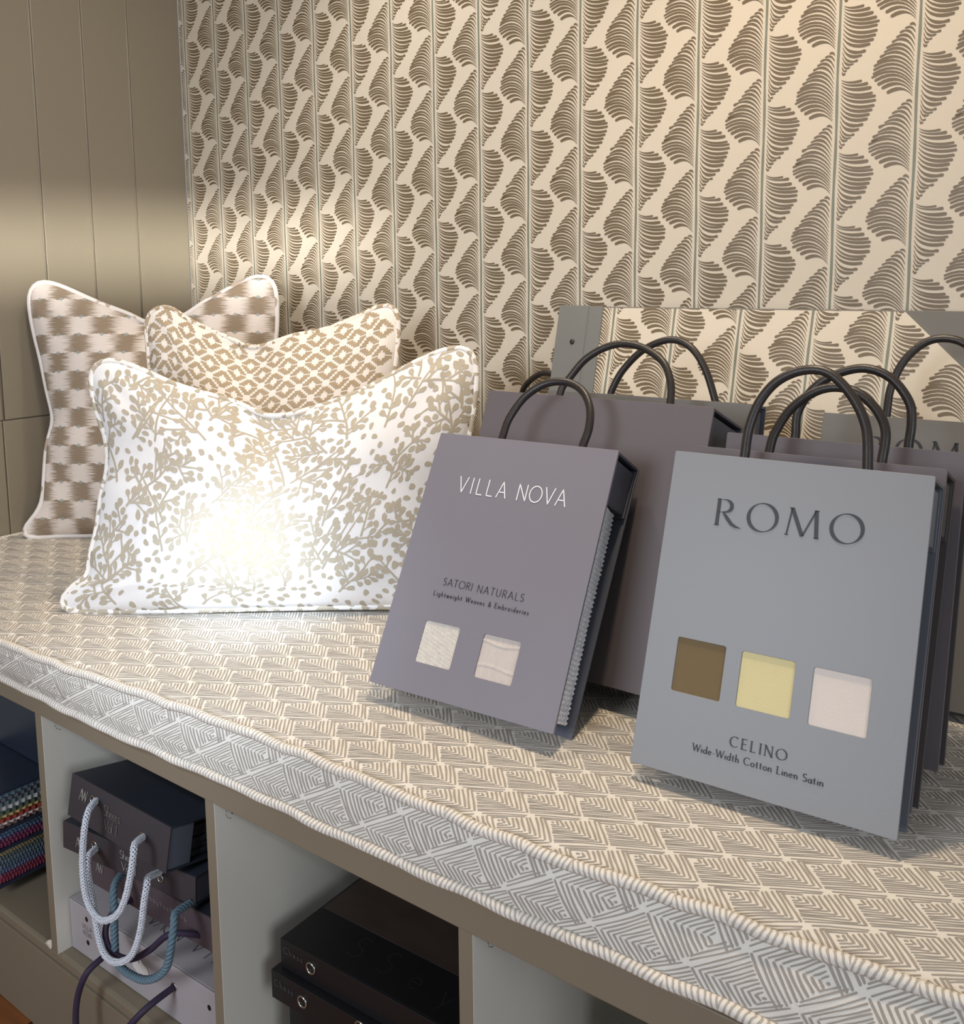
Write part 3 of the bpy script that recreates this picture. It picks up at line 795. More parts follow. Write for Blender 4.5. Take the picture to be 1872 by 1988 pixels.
# ------------------------------------------------------------------ board sample books
def rrect(x0, y0, x1, y1, r=.003, n=4):
    out = []
    for cx, cy, a0 in ((x1-r, y1-r, 0), (x0+r, y1-r, 90), (x0+r, y0+r, 180), (x1-r, y0+r, 270)):
        for k in range(n+1): out.append((cx+r*cos(radians(a0+90*k/n)), cy+r*sin(radians(a0+90*k/n))))
    return out
def board_with_holes(name, Wd, Ht, th, holes, m, parent, place):
    """flat board with real openings; place maps (x, u, depth) to a point"""
    cu = bpy.data.curves.new('tmp', 'CURVE'); cu.dimensions = '2D'; cu.fill_mode = 'BOTH'; cu.extrude = th/2; cu.bevel_depth = .0005
    for loop in [rrect(.0005, .0005, Wd-.0005, Ht-.0005, .0015)]+[rrect(*h) for h in holes]:
        sp = cu.splines.new('POLY'); sp.points.add(len(loop)-1)
        for p, q in zip(sp.points, loop): p.co = (q[0], q[1], 0, 1)
        sp.use_cyclic_u = True
    t = bpy.data.objects.new('tmp', cu); COL.objects.link(t)
    dg = bpy.context.evaluated_depsgraph_get(); me = bpy.data.meshes.new_from_object(t.evaluated_get(dg))
    bpy.data.objects.remove(t); bpy.data.curves.remove(cu)
    me.name = name
    for v in me.vertices: v.co = place(v.co.x, v.co.y, th/2-v.co.z+0.0)
    me.materials.clear(); me.materials.append(m)
    o = bpy.data.objects.new(name, me); COL.objects.link(o); o.parent = parent
    return o
def sample_book(label, d, cover, liner, handle_pts, holes=(), name='sample_book', hd=.074, handle_depth=.03, pages=None, group=None, reach=.25):
    Wd, Ht, T1_, T2_ = d['W'], d['H'], d['T1'], d['T2']
    yw, ln = d['yaw'], d['lean']
    X = Vector((cos(yw), sin(yw), 0)); N = Vector((-sin(yw), cos(yw), 0))
    U = Vector((0,0,1))*cos(ln)+N*sin(ln); B = N*cos(ln)-Vector((0,0,1))*sin(ln)
    root = empty(name, (0,0,0)); basis(root, X, B, U, (d['x'], d['y'], d['z'])); tag(root, label, 'sample book', group)
    T = lambda u: T2_+(T1_-T2_)*u/Ht
    fr = lambda x, u, k: (x, k, u)
    th = .0032
    fcv = board_with_holes('front_cover', Wd, Ht, th, holes, cover, root, lambda x, u, k: (x, k, u))
    b = MB()
    b.add([(0,T(0)-th,0),(Wd,T(0)-th,0),(Wd,T(0),0),(0,T(0),0),(0,T(Ht)-th,Ht),(Wd,T(Ht)-th,Ht),(Wd,T(Ht),Ht),(0,T(Ht),Ht)],
          [(0,3,2,1),(4,5,6,7),(0,1,5,4),(1,2,6,5),(2,3,7,6),(3,0,4,7)])
    b.build('back_cover', liner, root, bevel=.0008)
    b = MB(); b.box((.001, th, Ht-.0045), (Wd-.001, T1_-th, Ht-.0005)); b.build('top_board', liner, root, bevel=.0006)
    # inner header block that clamps the samples
    b = MB(); k1 = T1_-th-.006
    b.add([(.004,th+.001,Ht-hd),(Wd-.004,th+.001,Ht-hd),(Wd-.004,k1-(T1_-T2_)*hd/Ht,Ht-hd),(.004,k1-(T1_-T2_)*hd/Ht,Ht-hd),
           (.004,th+.001,Ht-.010),(Wd-.004,th+.001,Ht-.010),(Wd-.004,k1,Ht-.010),(.004,k1,Ht-.010)],
          [(0,3,2,1),(4,5,6,7),(0,1,5,4),(1,2,6,5),(2,3,7,6),(3,0,4,7)])
    b.build('header_block', liner, root, bevel=.002)
    b = MB(); kb = k1+.0008
    b.add([(.002,kb-(T1_-T2_)*hd/Ht,Ht-hd-.004),(Wd-.002,kb-(T1_-T2_)*hd/Ht,Ht-hd-.004),(Wd-.002,kb+.003-(T1_-T2_)*hd/Ht,Ht-hd-.004),(.002,kb+.003-(T1_-T2_)*hd/Ht,Ht-hd-.004),
           (.002,kb,Ht-.007),(Wd-.002,kb,Ht-.007),(Wd-.002,kb+.003,Ht-.007),(.002,kb+.003,Ht-.007)],
          [(0,3,2,1),(4,5,6,7),(0,1,5,4),(1,2,6,5),(2,3,7,6),(3,0,4,7)])
    b.build('inner_flap', liner, root, bevel=.0006)
    # fabric pages
    pm, px, edge = pages or (mat('folded_cloth_pages', (96, 96, 100), .8), Wd-.02, 0)
    b = MB(); rg = random.Random(hash(label) % 997); npg = 7 if edge else 5
    for i in range(npg):
        k0 = th+.0030+(T2_-2*th-.010)*i/npg; n = 90 if edge else 24; vs = []
        ph = rg.uniform(0, 6); xo = px-rg.uniform(0, .004)-(0 if not edge else .0012*i)
        for j in range(n+1):
            u = .014+(Ht-hd-.018)*j/n
            kk = k0+.0012*sin(u*30+ph)*(1 if edge else .4)
            xe = xo+(edge*(1 if j % 2 else -.6)*rg.uniform(.4, 1.0) if edge else .0006*sin(j*.9+ph))
            tw = .0034 if edge else .0024
            vs += [(.010, kk, u), (xe, kk+rg.uniform(-.0008, .0008)*(1 if edge else 0), u), (xe, kk+tw, u), (.010, kk+tw, u)]
        fs = []
        for j in range(n):
            o = 4*j
            for a, c in ((0,1),(1,2),(2,3),(3,0)): fs.append((o+a, o+c, o+4+c, o+4+a))
        fs.append((0,3,2,1)); fs.append((4*n, 4*n+1, 4*n+2, 4*n+3))
        b.add(vs, fs)
    b.build('fabric_pages', pm, root)
    b = MB(); pts = [(x, handle_depth, u) for x, u in handle_pts]
    pts = [(pts[0][0], handle_depth, Ht-.012)]+pts+[(pts[-1][0], handle_depth, Ht-.012)]
    tube(b, smooth_path(pts, 8), .0060, 12); b.build('handle', CORD, root, smooth=True)
    root['x'] = 0; del root['x']
    return fcv, fr, X, U, B

d = dict(x=1.3245, y=-.7023, z=.7854, yaw=.0621, lean=.5047, W=.30, H=.38, T1=.0788, T2=.0588)
LACE = mat('pale_lace_weave', (222, 222, 228), .8, .3, .35, 160, .8, 220)
hv = [(.0665, .0425, .1265, .1018, .0035), (.1650, .0425, .2250, .1018, .0035)]
book, fr, *_ = sample_book('mauve-grey sample book with white title and two pale woven fabric windows', d, MAUVE, LINER,
    [(.0912,.380),(.0912,.3977),(.0946,.4249),(.112,.4601),(.1417,.4832),(.1759,.4877),(.2048,.4761),(.2238,.4511),(.2308,.4195),(.2283,.3938),(.2283,.380)],
    hv, pages=(LACE, .2990, .0022))
def swatch(parent, h, m, kind):
    x0, y0, x1, y1 = h[:4]; x0 -= .002; y0 -= .002; x1 += .002; y1 += .002; b = MB(); n = 40; vs = []
    rg = random.Random(int(x0*1e4))
    for i in range(n+1):
        for j in range(n+1):
            a, c = i/n, j/n; k = .0014
            if kind == 'knit': k = .0016-.0010*abs(sin(a*pi*11))*(.6+.4*sin(c*70+i*.6)) + rg.uniform(-.0003, .0003)
            elif kind == 'pleat': k = .0020-.0011*exp(-((c-.30-.03*sin(a*5))/.02)**2)-.0012*exp(-((c-.80-.03*cos(a*6))/.02)**2)
            vs.append((x0+(x1-x0)*a, k, y0+(y1-y0)*c))
    b.add(vs, [(i*(n+1)+j, (i+1)*(n+1)+j, (i+1)*(n+1)+j+1, i*(n+1)+j+1) for i in range(n) for j in range(n)])
    return b.build('fabric_window', m, parent, smooth=True)
o = swatch(book, hv[0], mat('chunky_cream_weave', (205, 198, 188), .8, .3, .18, 120, .6, 400), 'knit'); o['label'] = 'chunky pale weave window'
o = swatch(book, hv[1], mat('slub_linen', (200, 190, 182), .85, .2, .12, 200, .6, 600, stretch=(1, 1, .25)), 'pleat'); o['label'] = 'pleated pale linen window'
fx = lambda x, u, k: (x, k, u)
put_text('title', WHITEINK, book, fx, [lay_text('VILLA', .0590, .2915, .0235, .0835, thin=.034, thick=.034, cond=.84), lay_text('NOVA', .1610, .2915, .0235, .0785, thin=.034, thick=.034, cond=.84)])
put_text('subtitle', BLACKINK, book, fx, [lay_text('SATORI', .0790, .1540, .0102, .0490, thin=.040, thick=.040), lay_text('NATURALS', .1370, .1535, .0102, .0755, thin=.040, thick=.040),
    lay_text('Lightweight Weaves & Embroideries', .0680, .1375, .0066, .1570, thin=.062, thick=.062)])

d = dict(x=1.7266, y=-.6728, z=.7771, yaw=.0508, lean=.3331, W=.30, H=.38, T1=.070, T2=.0600)
hr = [(.0375, .0925, .0978, .1565, .003), (.1160, .0925, .1785, .1558, .003), (.1975, .0918, .2600, .1550, .003)]
PG = mat('grey_cloth_pages', (84, 88, 98), .8, .2)
book2, *_ = sample_book('blue-grey sample book with large black title and three plain colour windows', d, GREY, mat('steel_blue_liner', (98, 102, 110), .45, .4), 
    [(.0782,.378),(.0782,.3894),(.079,.4221),(.0875,.4556),(.1064,.483),(.136,.4983),(.1669,.4959),(.1967,.4691),(.2163,.4333),(.223,.3882),(.223,.378)], hr, pages=(PG, .282, 0))
for h, c, l in zip(hr, ((122, 104, 74), (226, 212, 160), (228, 216, 206)), ('olive brown fabric window', 'pale yellow fabric window', 'pinkish white fabric window')):
    o = swatch(book2, h, mat(l.replace(' ', '_'), c, .7, .2, .03, 30, .3, 900), 'flat'); o['label'] = l
# large serif title, each letter given its own place as on the cover
def big_title():
    out = []; y, h = .2948, .0318
    def st(pts, w): out.append(ribbon(pts, w, False, False))
    def line(a, c, w0, w1=None, n=5):
        w1 = w1 or w0; st([(a[0]+(c[0]-a[0])*k/n, a[1]+(c[1]-a[1])*k/n) for k in range(n+1)], [w0+(w1-w0)*k/n for k in range(n+1)])
    def ser(x, yy, l=.0030): st([(x-l, yy), (x, yy), (x+l, yy)], [.0006]*3)
    X0 = .0655
    line((X0, y), (X0, y+h), .0021); ser(X0, y+.0003); ser(X0-.0005, y+h-.0003, .0022)
    bowl = [(X0, y+h-.0004), (X0+.005, y+h-.0004)]+[(X0+.0075+.0085*cos(radians(a)), y+h*.755+h*.235*sin(radians(a))) for a in range(75, -80, -12)]+[(X0+.004, y+h*.505), (X0, y+h*.505)]
    st(bowl, [.0004]*2+[.0007+.0016*max(0, cos(radians(a)))**1.2 for a in range(75, -80, -12)]+[.0004]*2)
    st([(X0+.0065, y+h*.50), (X0+.012, y+h*.30), (X0+.018, y+h*.10), (X0+.0235, y+.0006), (X0+.0300, y-.0006)], [.0012, .0021, .0021, .0015, .0003])
    for cx, w in ((.1197, .0168), (.2153, .0169)):
        pts = []; ws = []
        for k in range(61):
            a = 2*pi*k/60; pts.append((cx+w*cos(a), y+h*.5+.0166*sin(a))); ws.append(.00055+.0016*abs(cos(a-radians(18)))**1.6)
        st(pts, ws)
    line((.1492, y), (.1530, y+h), .0009); line((.1530, y+h), (.1672, y+.0006), .0022); line((.1672, y+.0006), (.1803, y+h), .0009); line((.1803, y+h), (.1832, y), .0022)
    ser(.1492, y+.0003, .0022); ser(.1832, y+.0003, .0028); ser(.1522, y+h-.0003, .0022); ser(.1812, y+h-.0003, .0024)
    return out
put_text('title', DARKINK, book2, fx, [big_title()])
put_text('subtitle', DARKINK, book2, fx, [lay_text('CELINO', .1165, .0480, .0113, .0640, thin=.034, thick=.074, stress=.3, serif=.13),
    lay_text('Wide-Width Cotton Linen Satin', .0740, .0325, .0080, .1480, thin=.045, thick=.085, serif=.11)])

d = dict(x=1.7242, y=-.6041, z=.7737, yaw=.0492, lean=.3415, W=.30, H=.38, T1=.070, T2=.050)
sample_book('dusky mauve sample book directly behind the blue-grey front one', d, MAUVE2, LINER2,
    [(.0851,.378),(.0851,.3889),(.0889,.4111),(.1047,.4431),(.1311,.4674),(.1589,.4758),(.1878,.4689),(.2115,.4474),(.2231,.4224),(.2227,.3884),(.2227,.378)], pages=(mat('brown_cloth_pages', (70, 64, 66), .8, .2), .285, 0))
d = dict(x=1.7258, y=-.482, z=.7695, yaw=.04, lean=.2409, W=.30, H=.38, T1=.050, T2=.050)
sample_book('dusky mauve sample book, third from the front in the right-hand row', d, MAUVE2, LINER2,
    [(.0859,.378),(.0859,.3882),(.0863,.4179),(.1037,.4507),(.132,.4719),(.1673,.4812),(.2003,.4699),(.2246,.4412),(.23,.415),(.2293,.3885),(.2293,.378)], handle_depth=.025, pages=(mat('brown_cloth_pages', (70, 64, 66)), .285, 0))
d = dict(x=1.7946, y=-.30, z=.7708, yaw=.04, lean=.28, W=.30, H=.392, T1=.050, T2=.050)
book3, *_ = sample_book('grey sample book with black serif title at the far right against the wallpaper sheet', d, GREY2, LINER2,
    [(.084,.390),(.084,.405),(.086,.440),(.100,.480),(.125,.508),(.152,.516),(.180,.508),(.203,.480),(.216,.440),(.218,.405),(.218,.390)], handle_depth=.025, pages=(mat('brown_cloth_pages', (70, 64, 66)), .285, 0))
bt_ = big_title(); put_text('title', BLACKINK, book3, lambda x, u, k: (x+.004, k, u+.0405-.0055), [bt_])
d = dict(x=1.3061, y=-.5335, z=.7902, yaw=.0142, lean=.3782, W=.3923, H=.4084, T1=.1188, T2=.09)
sample_book('large dusky mauve sample book behind the white-titled one, blank cover, black handle', d, MAUVE2, LINER,
    [(.1045,.405),(.1065,.4315),(.1164,.4495),(.1422,.4858),(.1843,.5092),(.2299,.5091),(.2737,.4874),(.2944,.4556),(.3004,.4235),(.3004,.405)], handle_depth=.05, pages=(PG, .37, 0))
d = dict(x=1.336, y=-.33, z=.7659, yaw=.03, lean=.20, W=.371, H=.401, T1=.045, T2=.045)
sample_book('slate grey sample book tucked between the large mauve one and the wallpaper book', d, GREY2, LINER,
    [(.113,.398),(.113,.408),(.130,.4437),(.164,.4794),(.208,.4978),(.245,.488),(.274,.4546),(.296,.4052),(.296,.398)], handle_depth=.02, pages=(PG, .35, 0))

# ------------------------------------------------------------------ wallpaper pattern book leaning on the wall
DLEAN = .23794; DX = Vector((1,0,0)); DU = Vector((0, sin(DLEAN), cos(DLEAN))); DB = Vector((0, cos(DLEAN), -sin(DLEAN)))
pb = empty('wallpaper_book', (0,0,0)); basis(pb, DX, DB, DU, (0, -.15, ZC+.0015))
tag(pb, 'grey bound wallpaper pattern book leaning on the wall, open at a bronze leaf sheet', 'pattern book')
b = MB(); b.box((1.212, .004, .0), (2.003, .008, .5535)); b.build('back_board', GREY2, pb, bevel=.0006)
b = MB(); b.box((1.212, -.0022, .0), (1.279, .0016, .5540)); b.box((1.2835, -.0022, .0), (1.311, .0016, .5530)); b.box((1.212, -.0008, .0), (1.30, .0035, .553))
b.build('binding_strip', mat('pewter_grey_board', (120, 121, 118), .5, .4, .03, 6, .06, 700), pb, bevel=.0007)
b = MB()
for k in range(6):
    a0 = pi/2*k/6; a1 = pi/2*(k+1)/6; n = 16
    ring = lambda a: [(1.2515+.0055*cos(a)*cos(2*pi*q/n), -.0022-.0030*sin(a), .482+.0055*cos(a)*sin(2*pi*q/n)) for q in range(n)]
    b.add(ring(a0)+ring(a1), [(q, (q+1) % n, n+(q+1) % n, n+q) for q in range(n)])
b.build('rivet', CORD, pb, smooth=True)
SH = [(1.3085, 0.0), (1.995, 0.0), (1.995, .4222), (1.8585, .5505), (1.3085, .5505)]
b = MB(); nn = len(SH)
b.add([(x, .0000, z) for x, z in SH]+[(x, .0032, z) for x, z in SH], [tuple(range(nn)), tuple(reversed(range(nn, 2*nn)))]+[(i, i+nn, (i+1) % nn+nn, (i+1) % nn) for i in range(nn)])
wallpaper(b, lambda x, z, o: (x, -o, z), 1.3085, 1.995, .002, .5505, [(1.3360+.1257*k, .4165+.0287*k) for k in range(-1, 6)], ok=lambda x, z: x < 1.8585 or z < .5505-(x-1.8585)*.94, seed=9)
b.build('pattern_sheet', [WALLP, LEAF, VINE], pb)
b = MB()
tube(b, smooth_path([(1.128, .055, .345), (1.131, .055, .366), (1.143, .055, .382), (1.164, .055, .396), (1.184, .055, .403), (1.209, .055, .400), (1.234, .055, .388), (1.247, .055, .369), (1.250, .055, .345)], 8), .0060, 12)
b.add([], [])
hd_ = empty('sample_book', (0,0,0)); basis(hd_, Vector((1,0,0)), Vector((0, cos(.08), -sin(.08))), Vector((0, sin(.08), cos(.08))), (0, -.075, ZC+.004))
b2 = MB(); tube(b2, smooth_path([(1.128, .010, .335), (1.131, .010, .362), (1.143, .010, .380), (1.164, .010, .396), (1.184, .010, .403), (1.209, .010, .400), (1.234, .010, .388), (1.247, .010, .362), (1.250, .010, .335)], 8), .0060, 12)
b2.build('handle', CORD, hd_, smooth=True)
b2 = MB(); b2.box((1.075, 0, 0), (1.300, .003, .345)); b2.build('front_cover', MAUVE2, hd_, bevel=.0008)
b2 = MB(); b2.box((1.075, .017, 0), (1.300, .020, .345)); b2.build('back_cover', LINER2, hd_, bevel=.0008)
b2 = MB(); b2.box((1.077, .003, .270), (1.298, .017, .343)); b2.build('header_block', LINER2, hd_, bevel=.0008)
tag(hd_, 'small sample book hidden behind the others, only its black handle left of the pattern book', 'sample book')

# ------------------------------------------------------------------ folded fabrics at the far right
fb = empty('folded_fabric', (2.2, -.14, ZC)); fb.matrix_world = Matrix.Identity(4)
tag(fb, 'stack of fuzzy grey folded fabric with a dark band, cut by the right edge', 'fabric')
def soft_slab(x0, x1, y0, y1, z0, z1, amp=.003, seed=1):
    b = MB(); rg = random.Random(seed); n = 26; m = 14; vs = []
    for i in range(n+1):
        for j in range(m):
            a = 2*pi*j/m; ca, sa = cos(a), sin(a); sg = lambda v, p: (abs(v)**p)*(1 if v >= 0 else -1)
            y = (y0+y1)/2+(y1-y0)/2*sg(ca, .5)+rg.uniform(-amp, amp)*.4; z = (z0+z1)/2+(z1-z0)/2*sg(sa, .5)
            e = .012*abs(2*i/n-1)**8
            vs.append((x0+(x1-x0)*i/n, y+(e if ca < 0 else -e), z))
    fs = [(i*m+j, i*m+(j+1) % m, (i+1)*m+(j+1) % m, (i+1)*m+j) for i in range(n) for j in range(m)]
    fs += [tuple(reversed(range(m))), tuple(n*m+j for j in range(m))]
    b.add(vs, fs); return b
FUZZ = mat('fuzzy_grey_boucle', (150, 144, 136), .95, .1, .35, 90, 1.0, 180)
soft_slab(2.012, 2.38, -.198, -.045, ZC+.002, ZC+.045, seed=1).build('fold', FUZZ, fb, smooth=True)
soft_slab(2.016, 2.37, -.194, -.050, ZC+.045, ZC+.095, seed=2).build('dark_band', mat('dark_teal_band', (52, 58, 60), .8), fb, smooth=True)
soft_slab(2.009, 2.38, -.198, -.045, ZC+.095, ZC+.150, seed=3).build('fold', FUZZ, fb, smooth=True)

# ------------------------------------------------------------------ cubbyhole contents
def case_book(name, label, x, y, z, yw, ln, Wd, Ht, Dp, front_m, top_m, group=None, side_block=.045):
    X = Vector((cos(yw), sin(yw), 0)); N = Vector((-sin(yw), cos(yw), 0))
    U = Vector((0,0,1))*cos(ln)+N*sin(ln); B = N*cos(ln)-Vector((0,0,1))*sin(ln)
    root = empty(name, (0,0,0)); basis(root, X, B, U, (x, y, z)); tag(root, label, 'sample book', group)
    b = MB(); b.box((0, 0, 0), (Wd, .003, Ht)); b.build('spine', front_m, root, bevel=.0006)
    b = MB(); b.box((0, .003, Ht-.003), (Wd, Dp, Ht)); b.build('top_cover', top_m, root, bevel=.0006)
    b = MB(); b.box((0, .003, 0), (Wd, Dp, .003)); b.build('bottom_cover', top_m, root, bevel=.0006)
    b = MB(); b.box((.003, .003, .0032), (Wd-.002, side_block, Ht-.0032)); b.build('header_block', LINER, root, bevel=.0006)
    b = MB()
    for k in range(6): b.box((.012, side_block+.001, .005+(Ht-.010)*k/6), (Wd-.014-.003*(k % 2), Dp-.006, .005+(Ht-.010)*(k+.8)/6))
    b.build('fabric_pages', mat('dark_cloth_pages', (50, 52, 60), .9), root)
    return root
def eyelets(root, spots, R=.0058, r=.0014, nm='eyelet'):
    for x, z in spots:
        b = MB(); torus(b, (x, -.0008, z), (0, 1, 0), R, r); b.build(nm, STEEL, root, smooth=True)
AWG = 'charcoal cases stacked in the second cubbyhole'
a1 = case_book('sheer_sample_case', 'topmost charcoal case with silver braided handle in the second cubbyhole', .765, -.860, .463, 0.0, .19, .275, .070, .12, CHAR, CHART)
eyelets(a1, [(.068, .047), (.2085, .034)])
put_text('lettering', SILVINK, a1, lambda x, u, k: (x, k, u), [lay_text('AW', .030, .036, .0185, None, gap=-.22, thin=.030, thick=.075, serif=.07, cond=.72)])
put_text('lettering', mat('faded_foil', (104, 98, 94), .5), a1, lambda x, u, k: (x, k, u), [lay_text('Sheers', .103, .034, .0165, .046, thin=.028, thick=.06, serif=.07), lay_text('Vol. 1', .108, .012, .0165, .036, thin=.028, thick=.06, serif=.07)])
a2 = case_book('sheer_sample_case', 'second charcoal case down with silver braided handle in the second cubbyhole', .7435, -.860, .396, .1148, .06, .3174, .047, .15, CHAR, CHART)
eyelets(a2, [(.082, .029), (.2405, .022)])
put_text('lettering', SILVINK, a2, lambda x, u, k: (x, k, u), [lay_text('AW', .035, .012, .0185, None, gap=-.22, thin=.030, thick=.075, serif=.07, cond=.72),
    lay_text('Sheers', .146, .027, .0135, .040, thin=.028, thick=.06, serif=.07), lay_text('Vol. 1', .150, .008, .0135, .034, thin=.028, thick=.06, serif=.07)])
a3 = case_book('plum_sample_case', 'lowest dark plum case with teal rope handle under the two charcoal cases', .768, -.835, .3320, .045, .02, .345, .055, .15, PLUM, CHART)
put_text('lettering', SILVINK, a3, lambda x, u, k: (x, k, u), [lay_text('AW', .030, .028, .0165, None, gap=-.22, thin=.030, thick=.075, serif=.07, cond=.72)])
b = MB()
for k in range(14):
    x0 = .148+k*.0085; z0 = .0345+.0018*sin(k*2.3)
    b.add([(x0, -.0004, z0), (x0+.0012, -.0004, z0), (x0+.0050, -.0004, z0-.0055), (x0+.0036, -.0004, z0-.0060)], [(0,1,2,3)])
b.build('torn_edge', SILVINK, a3)
# one more closed plum case carrying the stack
a4 = case_book('plum_sample_case', 'thin plum case lying on the pale linen box under the other cases', .850, -.775, .2845, .02, 0.0, .255, .046, .18, PLUM, CHART)

rope1 = [(0.8439,-0.852,0.5116),(0.868,-0.880,0.5143),(0.8772,-0.895,0.4854),(0.8759,-0.9,0.426),(0.8927,-0.905,0.3827),(0.9361,-0.91,0.3732),(0.9807,-0.91,0.3981),(1.0007,-0.905,0.4314),(1.0124,-0.9,0.4752),(1.0110,-0.893,0.502),(0.9990,-0.882,0.508),(0.9775,-0.854,0.4975)]
rope2 = [(0.8262,-0.846,0.4188),(0.8500,-0.875,0.4275),(0.8633,-0.885,0.4147),(0.881,-0.89,0.3695),(0.9013,-0.895,0.3186),(0.9265,-0.9,0.3018),(0.9595,-0.9,0.3054),(0.9913,-0.895,0.328),(1.0109,-0.89,0.3722),(1.0189,-0.885,0.4234),(1.0180,-0.878,0.4463),(1.0065,-0.868,0.448),(0.9823,-0.832,0.4286)]
rope3 = [(0.8794,-0.834,0.388),(0.9050,-0.865,0.3923),(0.9163,-0.875,0.3667),(0.9212,-0.88,0.3095),(0.9337,-0.885,0.2843),(0.9796,-0.89,0.2866),(1.0283,-0.89,0.3016),(1.0656,-0.885,0.3344),(1.0762,-0.88,0.378),(1.0709,-0.87,0.4033),(1.0622,-0.86,0.4089),(1.0504,-0.825,0.4003)]
def rope(path, parent, m, r, name='rope_handle', plain=False, tpm=75, twist=False):
    inv = parent.matrix_world.inverted()
    b = MB(); P_ = [inv @ Vector(p) for p in path]
    if plain: tube(b, smooth_path(P_, 8), r, 10)
    else: braid(b, smooth_path(P_, 8), r, tpm, 3 if twist else 4, 0, twist)
    return b.build(name, [m, CORE[m.name]] if not plain else m, parent, smooth=True)
CORE = {'silver_braid': mat('dark_braid_core', (52, 56, 64), .8), 'teal_rope': mat('deep_teal_core', (38, 50, 58), .8)}
rope(rope1, a1, SILK, .0056, tpm=100); rope(rope2, a2, SILK, .0056, tpm=100); rope(rope3, a3, TEAL, .0064, tpm=90, twist=True)

lb = empty('linen_box', (0,0,0)); basis(lb, Vector((cos(.0188), sin(.0188), 0)), Vector((-sin(.0188), cos(.0188), 0)), Vector((0,0,1)), (.7205, -.8439, .1915))
tag(lb, 'pale grey linen covered box at the bottom of the second cubbyhole', 'box')
b = MB(); b.box((0, 0, 0), (.408, .0035, .0925)); b.build('spine', LINEN, lb, bevel=.0012)
b = MB(); b.box((0, .0035, .089), (.408, .30, .0925)); b.build('lid', LINEN, lb, bevel=.0012)
b = MB(); b.box((0, .0035, 0), (.408, .30, .0035)); b.build('base', LINEN, lb, bevel=.0012)
b = MB(); b.box((.004, .0037, .004), (.404, .29, .0885)); b.build('fabric_pages', mat('pale_cloth_pages', (120, 116, 116), .9), lb)
for x, z in ((.052, .0735), (.052, .030), (.1325, .062), (.293, .058), (.3795, .063)):
    b = MB(); n = 14
    b.add([(x+.0042*cos(2*pi*k/n), -.0004, z+.0048*sin(2*pi*k/n)) for k in range(n)], [tuple(reversed(range(n)))])
    b.build('cord_hole', BLACKB, lb)
b = MB(); torus(b, (.293, -.0006, .058), (0, 1, 0), .0062, .0012); b.build('eyelet', STEEL, lb, smooth=True)
FAINT = mat('faint_grey_ink', (128, 122, 124), .8); INKD = mat('soft_black_ink', (84, 80, 84), .8)
put_text('lettering', FAINT, lb, lambda x, u, k: (x, k, u), [lay_text('VILLA', .038, .054, .0080, .028, thin=.05, thick=.05), lay_text('NOVA', .040, .042, .0080, .026, thin=.05, thick=.05)])
put_text('lettering', INKD, lb, lambda x, u, k: (x, k, u), [lay_text('AYLIN', .366, .022, .0085, .030, thin=.04, thick=.05)])
# title on the lid, read from behind
put_text('lettering', INKD, lb, lambda x, u, k: (.40-x, .066-u, .0931), [lay_text('VILLA', .030, 0, .026, .090, thin=.03, thick=.03), lay_text('NOVA', .150, 0, .026, .085, thin=.03, thick=.03)])
bpy.context.view_layer.update()
for o in lb.children:
    if o.name.startswith('lettering'): pass
# torn paper label
b = MB()
T_ = [(.195,.052),(.204,.062),(.212,.060),(.208,.054),(.216,.055),(.214,.068),(.226,.058),(.236,.054),(.240,.044),(.232,.040),(.236,.030),(.228,.026),(.216,.030),(.206,.036),(.196,.042)]
b.add([(x-.012, -.0010, z+.004) for x, z in T_]+[(.203, -.0014, .049)], [(k, (k+1) % len(T_), len(T_)) for k in range(len(T_))])
b.build('torn_label', mat('torn_white_paper', (212, 208, 204), .8), lb)
cord1 = [(.8535,-.840,.2525),(.8660,-.868,.2540),(.8655,-.9,.2425),(.8496,-.91,.1957),(.849,-.915,.1434),(.8712,-.92,.1031),(.9254,-.92,.1228),(.9893,-.91,.2112),(1.0126,-.885,.2453),(1.012,-.836,.2481)]
rope(cord1, lb, PURP, .0052, 'cord_handle', True)
cord2 = [(.905,-.770,.315),(.8914,-.815,.3384),(.8965,-.855,.3464),(.894,-.875,.3297),(.9046,-.885,.3096),(.9262,-.885,.2952),(.9656,-.88,.3011),(1.0009,-.87,.3257),(1.0380,-.855,.3602),(1.062,-.815,.345),(1.070,-.770,.315)]
rope(cord2, a4, PURP, .0050, 'cord_handle', True)

